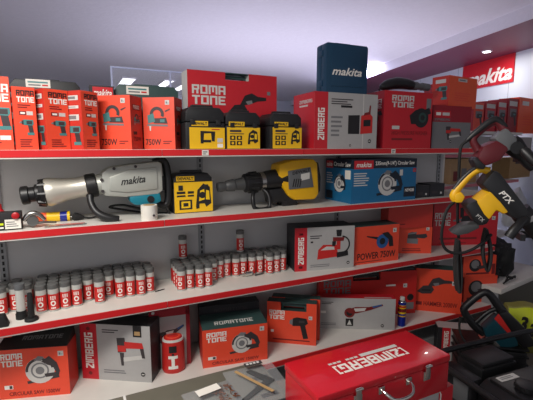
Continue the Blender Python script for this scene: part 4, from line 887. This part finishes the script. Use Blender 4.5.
m = MB(); m.box(-.006, .006, -.1, .11, 0, .003, 'kraft', 0, Matrix.Rotation(.42, 4, 'Z')); tag(m.build('strip', None, (q.x-.02, q.y-.01, ZO+.0215), 0), 'thin pale tan strip crossing the black bent brace', 'strip')
q = bag('clear bag of copper screws and a white slip at the lower frame edge', (212, 398), .2, .15, .08, .016)
m = MB(); m.box(-.045, .05, -.01, .03, 0, .001, 'paper'); tag(m.build('paper_slip', None, (q.x-.01, q.y+.01, ZO+.0245), .16), 'white paper slip on the bag of copper screws', 'paper')
m = MB(); rr = random.Random(4)
for k in range(60):
    x, y = rr.uniform(.015, .085), rr.uniform(-.06, .05); a = rr.uniform(0, 6); m.lathe((x,y,.005+rr.uniform(0,.004)), (x+.014*math.cos(a), y+.014*math.sin(a), .006+rr.uniform(0,.004)), [(0,.003),(.3,.002),(1,.001)], 'copper', 6)
tag(m.build('screws', None, (q.x, q.y, ZO+.004), .08), 'copper coloured screws inside the clear bag with white slip', 'screws', kind='stuff')
# carton under the red case and the case
ZCB, ZCT = H-.97, H-.82
A, B = onZ(287, 367, ZCT), onZ(452, 353.5, ZCT); Fp = onZ(320, 397, ZCT)
cx0, cx1, cy1, cy0 = A.x+.004, B.x-.012, 1.238, 1.003
m = MB(); m.box(cx0+.09, cx1+.045, cy0+.015, cy1-.02, TZ+.001, ZCB-.001, 'grey_card', .003)
fcf = Face((cx0+.09, cy0+.015, TZ), (1,0,0), (0,0,1), cx1-cx0-.045, ZCB-TZ); m.rect(fcf, .86, 0, 1, 1, 'crimson', .001); m.rect(fcf, .1, .3, .8, .5, 'ink_dark')
fct = Face((cx0+.09, cy0+.015, ZCB-.001), (1,0,0), (0,1,0), cx1-cx0-.045, cy1-cy0-.035); m.rect(fct, .9, 0, 1, 1, 'crimson', .001); m.rect(fct, 0, 0, .04, 1, 'wood', .001)
r = thing('strapped_carton', 'grey carton with red end and pale strap under the red steel case', 'box', (0,0,0)); r.location = (cx0, cy0, TZ+.001)
for i, v in enumerate(m.v): m.v[i] = (v[0]-cx0, v[1]-cy0, v[2]-TZ-.001)
m.build('carton_body', r)
sx = cx1-cx0-.03; m = MB(); m.tube([(sx, .0135, .002), (sx+.004, .0135, ZCB-TZ-.02), (sx-.008, .014, ZCB-TZ+.0005), (sx+.012, .1, ZCB-TZ+.001)], .003, 'paper', 6); m.build('strap', r)['label'] = 'pale string'
r = thing('steel_tool_case', 'glossy red steel tool case with chrome latches and handle, front centre', 'case', ((cx0+cx1)/2, cy0, ZCB))
W, d, h = cx1-cx0, cy1-cy0, ZCT-ZCB; s0 = h*.80
m = MB(); m.box(-W/2+.003, W/2-.003, .003, d-.003, 0, s0, 'red_steel', .005); m.build('case_body', r)
m = MB(); m.box(-W/2, W/2, 0, d, s0+.002, h, 'red_steel', .006)
fc = Face((-W/2, 0, h), (1,0,0), (0,1,0), W, d)
m.block(fc, '[ZIMBERG]', .235, .33, .775, .56, 'ink_white', 180, .0008); m.rect(fc, .47, .60, .77, .68, 'ink_light', .0008); [m.rect(fc, .23+k*.032, .61, .256+k*.032, .655, 'ink_light', .0008) for k in range(7) if k != 3]
m.build('lid', r)
for sx in (-.24, .29):
    l = MB(); X = W*sx; l.box(X-.018, X+.018, -.006, .004, s0-.040, s0-.004, 'chrome', .002); l.box(X-.012, X+.012, -.010, -.004, s0-.03, s0+.024, 'chrome', .002); l.lathe((X-.016,-.009,s0+.018), (X+.016,-.009,s0+.018), [(0,.005),(1,.005)], 'chrome', 10); l.build('latch', r)
m = MB(); X0, X1 = -W*.07, W*.14
m.tube([(X0,-.004,s0*.86), (X0+.004,-.030,s0*.82), (X0+.026,-.050,s0*.66), (X1-.026,-.050,s0*.66), (X1-.004,-.030,s0*.82), (X1,-.004,s0*.86)], .0065, 'chrome', 12, 2)
for X in (X0, X1): m.box(X-.014, X+.014, -.006, .004, s0*.74, s0*.97, 'chrome', .002)
m.build('handle', r)

# generator on the floor, right
class Pl:
    """vertical plane facing the viewer for a tool seen in profile: local x to the right, local z up"""
    def __init__(s, px, py, dist, th, zbase):
        s.th = math.radians(th); s.u = Vector((math.cos(s.th), math.sin(s.th), 0)); s.n = Vector((math.sin(s.th), -math.cos(s.th), 0))
        d = ray(px, py); s.O = d*(dist/(d.x*sn+d.y*cs)); s.k = dist/F
        s.base = Vector((s.O.x, s.O.y, zbase))
    def __call__(s, x, y, dy=0):
        d = ray(x, y); P = d*(s.O.dot(s.n)/d.dot(s.n)); v = P - s.O
        return Vector((v.dot(s.u), dy, P.z + H - s.base.z))
    def p2(s, *pts): return [(s(x, y).x, s(x, y).z) for x, y in pts]
gz = .47
gen = thing('generator', 'black petrol generator with filler cap and tubular frame, lower right', 'generator', (2.22, 1.28, 0), math.radians(-5))
m = MB(); m.prism([(-.33,.30),(.36,.30),(.36,.44),(.30,gz),(-.27,gz),(-.33,.44)], -.40, -.02, 'black_plastic', .02); m.box(-.28, .26, -.34, -.05, gz-.01, gz+.012, 'black_plastic', .01); m.build('fuel_tank', gen)
m = MB(); m.box(-.25, -.12, -.10, -.06, gz+.0122, gz+.0145, 'ink_light'); fc = Face((-.25,-.10,gz+.0145), (1,0,0), (0,1,0), .13, .04); small_lines(m, fc, .1, .2, .9, .8, 2, 'ink_grey'); m.build('tank_label', gen)['label'] = 'small pale label'
m = MB(); m.lathe((-.19,-.19,gz+.012), (-.19,-.19,gz+.045), [(0,.04),(.2,.052),(.9,.052),(1,.042)], 'black_plastic', 22)
for k in range(14): a = k*PI/7; m.box(-.19+.05*math.cos(a)-.005, -.19+.05*math.cos(a)+.005, -.19+.05*math.sin(a)-.005, -.19+.05*math.sin(a)+.005, gz+.017, gz+.04, 'black_plastic')
m.build('filler_cap', gen)
m = MB(); m.box(-.25, .03, .02, .20, .12, gz+.01, 'black_plastic', .02); m.box(-.235, .015, .03, .19, gz+.0, gz+.035, 'black_plastic', .014); m.build('air_cleaner', gen)
m = MB(); m.box(-.37, -.285, -.02, .19, .12, gz-.005, 'black_plastic', .02); m.box(-.375, -.365, .0, .1, .3, gz-.04, 'grey_plastic', .004); m.build('control_panel', gen)
m = MB(); m.box(-.3, .36, -.36, .19, .06, .29, 'rubber', .03); m.build('engine_block', gen)
m = MB(); m.lathe((.1,.0,.2), (.1,.205,.2), [(0,.1),(1,.12)], 'grey_plastic', 20); m.build('starter_cover', gen)
m = MB()
m.tube([(-.44,.24,.02), (-.44,.24,.46), (-.40,.24,.50), (.48,.24,.50), (.53,.24,.46), (.53,.24,.02)], .017, 'black_plastic', 10, 2)
m.tube([(-.44,.24,.49), (-.44,.20,.50), (-.45,-.42,.50), (-.45,-.46,.46), (-.45,-.46,.02)], .017, 'black_plastic', 10, 2)
m.tube([(-.45,-.46,.03), (-.44,.24,.03), (.53,.24,.03)], .016, 'black_plastic'); m.tube([(-.45,-.46,.03), (.53,-.46,.03), (.53,.24,.03)], .016, 'black_plastic')
m.build('tube_frame', gen)
# black tubular bar in front of the wall
# teal saw on a crate
pl = Pl(490, 320, 2.75, -38, 0)
P = pl.base; zc = Zat((P.x, P.y), 346)
cr = MB(); cr.box(-.20, .24, -.06, .18, 0, zc-.001, 'black_plastic', .008)
for k in range(4): cr.box(-.21, .25, -.07, .19, .1+k*zc*.22, .115+k*zc*.22, 'black_plastic', .003)
tag(cr.build('crate', None, (P.x, P.y, 0), pl.th), 'black ribbed plastic crate carrying the teal tool', 'crate')
pl.base.z = zc
r = thing('cut_off_tool', 'teal power tool with large dark loop handle and red label, right of the cartons', 'power tool', pl.base, pl.th)
m = MB(); m.prism(pl.p2((482,327),(496,314),(514,330),(516,343),(500,346),(486,341)), -.05, .05, 'teal_dark', .012); m.build('motor_housing', r)
m = MB(); m.prism(pl.p2((492,316),(496,311),(509,326),(506,331)), -.056, -.044, 'ink_red', .003); m.build('label_plate', r)['label'] = 'red maker label'
m = MB(); m.tube([pl(484,333), pl(474,326), pl(463,311), pl(465,306), pl(483,291.5), pl(489,293), pl(500,308), pl(504,314)], [.03,.03,.028,.026,.026,.028,.034,.034], 'black_plastic', 12, 2)
m.tube([pl(474,324), pl(487,312), pl(498,308)], .016, 'black_plastic', 10, 1); m.build('loop_handle', r)
m = MB(); m.prism(pl.p2((496,311),(504,308),(522,325),(534,342),(520,345),(512,334)), -.06, .06, 'black_plastic', .012); m.build('rear_cover', r)
m = MB(); m.prism(pl.p2((480,338),(490,334),(498,343),(494,346),(482,346)), -.055, .055, 'steel', .006); m.build('base_plate', r)
m = MB(); m.tube([pl(500,345,.0), pl(488,344.5,-.07), pl(470,343,-.09), pl(462,338,-.06), pl(458,328,-.02), pl(461,318,.02)], .008, 'rubber', 8, 2); m.build('cord', r)
# lime sack
pl = Pl(522, 340, 3.1, -40, 0)
x0, x1 = pl(506, 340).x, pl(560, 340).x; ht = pl(525, 309).z
m = MB(); bm = bmesh.new(); bmesh.ops.create_cube(bm, size=1); bmesh.ops.subdivide_edges(bm, edges=list(bm.edges), cuts=6, use_grid_fill=True)
rr = random.Random(2)
for v in bm.verts:
    x, y, z = v.co; pin = 1 - .5*max(0, z*2-.3)**2; b = math.cos(x*2.4)*math.cos(z*2.4)
    v.co = Vector(((x0+x1)/2 + x*(x1-x0)*(1-.06*(z*2)**2), .1+y*.2*pin*(.5+.8*b), (z+.5)*ht + .012*math.sin(9*x+5*z) * (1 if z > -.4 else 0)))
m.bmadd(bm, 'sack_olive', None, True)
sk = thing('sack', 'full sack with bright lime printed top at the right frame edge', 'sack', pl.base, pl.th)
m.build('sack_body', sk)
m = MB(); n = 10; vs = []
for j in range(n+1):
    for i in range(n+1):
        x, z = -.48+.96*i/n, .12+.36*j/n; pin = 1 - .5*max(0, z*2-.3)**2; b = math.cos(x*2.4)*math.cos(z*2.4)
        vs.append(((x0+x1)/2 + x*(x1-x0)*(1-.06*(z*2)**2), .1-.5*.2*pin*(.5+.8*b)-.006, (z+.5)*ht + .012*math.sin(9*x+5*z)))
m.add(vs, [(j*(n+1)+i, j*(n+1)+i+1, (j+1)*(n+1)+i+1, (j+1)*(n+1)+i) for j in range(n) for i in range(n)], 'lime', True)
f0 = Vector((pl(514,330).x, -.055, pl(514,328).z)); fc = Face(f0, (1,0,0), (0,0,1), .13, .13); m.text(fc, '3', .1, 0, .6, 1, 'ink_black', .04, .2); m.text(fc, '3', .6, -.3, 1.2, .6, 'ink_black', .04, .2)
m.build('printed_panel', sk)['label'] = 'bright lime print with black figures'
# two hanging hammers on a display stand
pl = Pl(490, 200, 1.40, -40, 0)
st = thing('tool_stand', 'black steel display stand holding the two hammers, mostly outside the frame', 'stand', pl.base, pl.th)
xs = pl(605, 200).x
m = MB(); m.box(xs-.02, xs+.02, .06, .10, .02, 1.95, 'black_plastic'); m.build('post', st)
m = MB(); m.box(xs-.10, xs+.10, -.1, .16, 0, .02, 'black_plastic', .004); m.build('foot_plate', st)
a1, a2 = pl(527,159), pl(527,238)
for a in (a1, a2): MB().box(a.x-.02, xs, .058, .075, a.z-.012, a.z+.012, 'black_plastic').build('arm', st)
for a in (a1, a2): MB().box(a.x-.02, a.x-.004, .0, .058, a.z-.012, a.z+.012, 'black_plastic').build('peg', st)
# red hammer
base = pl(490, 165); Q = pl
def local(pl, bx, bz):
    return lambda x, y, dy=0: pl(x, y, dy) - Vector((bx, 0, bz))
bz = pl(490, 168).z; L = local(pl, 0, bz); P2 = lambda *pts: [(L(x, y).x, L(x, y).z) for x, y in pts]
r = thing('rotary_hammer', 'maroon and black rotary hammer held at the upper right above the yellow one', 'power tool', pl.base + Vector((0,0,bz)), pl.th)
m = MB(); m.prism(P2((480,146),(494,140),(506,148),(497,160),(482,166),(474,158)), -.045, .045, 'maroon_plastic', .012); m.build('motor_housing', r)
m = MB(); m.prism(P2((474,156),(483,163),(482,169),(474,168),(470,160)), -.04, .04, 'black_plastic', .008); m.build('motor_cap', r)
m = MB(); m.prism(P2((491,139),(503,128),(514,139),(511,148),(503,152)), -.042, .042, 'grey_plastic', .01); m.build('gear_housing', r)
m = MB(); m.tube([L(478,150), L(472,140), L(476,134), L(492,122), L(498,121), L(505,131)], [.016,.013,.013,.012,.014,.018], 'maroon_plastic', 12, 2); m.build('handle', r)
m = MB(); m.tube([L(466,141,-.004), L(476,132,-.006), L(493,118.5,-.006), L(499,121,-.004), L(505,128,-.004)], [.006,.011,.012,.012,.010], 'black_plastic', 10, 2); m.build('handle_grip', r)
m = MB(); m.lathe(L(509,141), L(522,155), [(0,.030),(.3,.034),(.7,.030),(1,.026)], 'black_plastic', 16); m.lathe(L(521,154), L(534,168), [(0,.022),(.6,.022),(1,.018)], 'black_plastic', 14)
m.build('chuck', r)
m = MB(); m.lathe(L(512,148,-.05), L(518,143,.05), [(0,.02),(1,.02)], 'black_plastic', 12); m.lathe(L(517,149,-.05), L(528,163,-.075), [(0,.012),(.2,.017),(1,.015)], 'black_plastic', 12); m.build('side_handle', r)
m = MB(); m.tube([L(467,141), L(461,145), L(459.5,156), L(459.5,190,.02), L(459,215,.03), L(460.5,240,.03)], .0055, 'rubber', 8, 2); m.build('cord', r)
# yellow hammer
bz = pl(490, 228).z; L = local(pl, 0, bz); P2 = lambda *pts: [(L(x, y).x, L(x, y).z) for x, y in pts]
r = thing('rotary_hammer', 'yellow and black rotary hammer held at the right in front of the red cartons', 'power tool', pl.base + Vector((0,0,bz)), pl.th)
m = MB(); m.prism(P2((478,183),(490,169),(496,172),(522,206),(524,214),(514,219),(504,213),(490,196)), -.05, .05, 'black_plastic', .012)
fc = Face((L(493.5,190).x, -.0505, L(497,192.5).z), ((L(512,203)-L(498,189)).normalized()), (Vector((-(L(512,203)-L(498,189)).z, 0, (L(512,203)-L(498,189)).x)).normalized()), (L(512,203)-L(497,189)).length*.8, .024)
m.text(fc, 'PTX', 0, .1, .95, .9, 'ink_white', .03, .2, off=.0008); m.build('gear_housing', r)
m = MB(); m.prism(P2((473,200),(486,189.5),(496,200),(504,210),(499,212),(492,208),(485,217.5),(480,212)), -.054, .054, 'tool_yellow', .008); m.build('motor_panel', r)
m = MB(); m.prism(P2((462,203),(474,198),(487,216),(484,222),(476,224),(468,214)), -.05, .05, 'black_plastic', .012); fc = Face((L(472,212).x,-.0505,L(472,214).z), (.75,0,-.66), (.66,0,.75), .03, .012); m.text(fc, 'PTX', 0, 0, 1, 1, 'ink_light', 0, 0, off=.0008); m.build('motor_cap', r)
m = MB(); m.prism(P2((449,231),(462,223),(476,222),(478,226),(466,232),(456,234)), -.035, .035, 'dark_plastic', .008); m.build('rear_foot', r)
m = MB(); m.tube([L(456,200), L(453,195), L(460,186), L(471,174), L(480,169), L(489,171)], [.015,.016,.012,.011,.012,.015], 'tool_yellow', 12, 2); m.prism(P2((453,194),(460,191),(464,196),(461,202),(454,202)), -.022, .022, 'tool_yellow', .006); m.build('handle', r)
m = MB(); m.tube([L(454,190,.001), L(463,178,.001), L(475,168,.001), L(485,166,.001)], .010, 'black_plastic', 10, 2); m.build('handle_grip', r)
m = MB(); m.lathe(L(519,210), L(528,221), [(0,.034),(.5,.036),(1,.03)], 'black_plastic', 18); m.lathe(L(527,220), L(545,243), [(0,.028),(.6,.026),(1,.02)], 'rubber', 16); m.build('chuck', r)
m = MB(); m.lathe(L(525,216), L(528,220), [(0,.037),(1,.036)], 'steel', 18); m.build('steel_ring', r)
m = MB(); m.tube([L(522,216,-.03), L(514,220,-.06), L(506,227,-.07), L(502,233,-.07)], [.018,.014,.016,.016], 'black_plastic', 12, 2); m.lathe(L(519,218,-.045), L(525,214,.045), [(0,.02),(1,.02)], 'black_plastic', 12); m.build('side_handle', r)
m = MB(); m.tube([L(456,201), L(446,207,-.02), L(441,222,-.03), L(440,240,-.02), L(446,251,-.01), L(460,254,0), L(474,250,.01), L(486,243,.02), L(494,236,.03)], .0055, 'rubber', 8, 2); m.build('cord', r)
# cable hanks hung from the stand arms
def hank(label, cx, cy0, cy1, w, n, seed):
    rr = random.Random(seed); q = pl(cx, cy1); m = MB(); b = pl(cx, cy1)
    for k in range(n):
        dx = rr.uniform(-1, 1); dy = rr.uniform(-.02, .03)
        pts = [pl(cx+dx, cy0, dy+.05), pl(cx-w/2+dx, (cy0*2+cy1)/3, dy+.04), pl(cx-w/2+dx*1.5, (cy0+cy1*2)/3, dy+.03), pl(cx+dx, cy1, dy+.03), pl(cx+w/2+dx, (cy0+cy1*2)/3, dy+.04), pl(cx+w/2+dx*.6, (cy0*2+cy1)/3, dy+.05), pl(cx+dx, cy0, dy+.05)]
        m.tube([p - Vector((b.x, 0, b.z)) for p in pts], .005, 'rubber', 7, 2)
    return tag(m.build('cable_hank', None, pl.base + pl.u*b.x + Vector((0,0,b.z)), pl.th), label, 'cable')
hank('hank of black cable hanging left below the yellow hammer', 461, 243, 300, 5, 3, 1)
hank('hank of black cable hanging right below the yellow hammer', 490, 232, 276, 9, 5, 2)
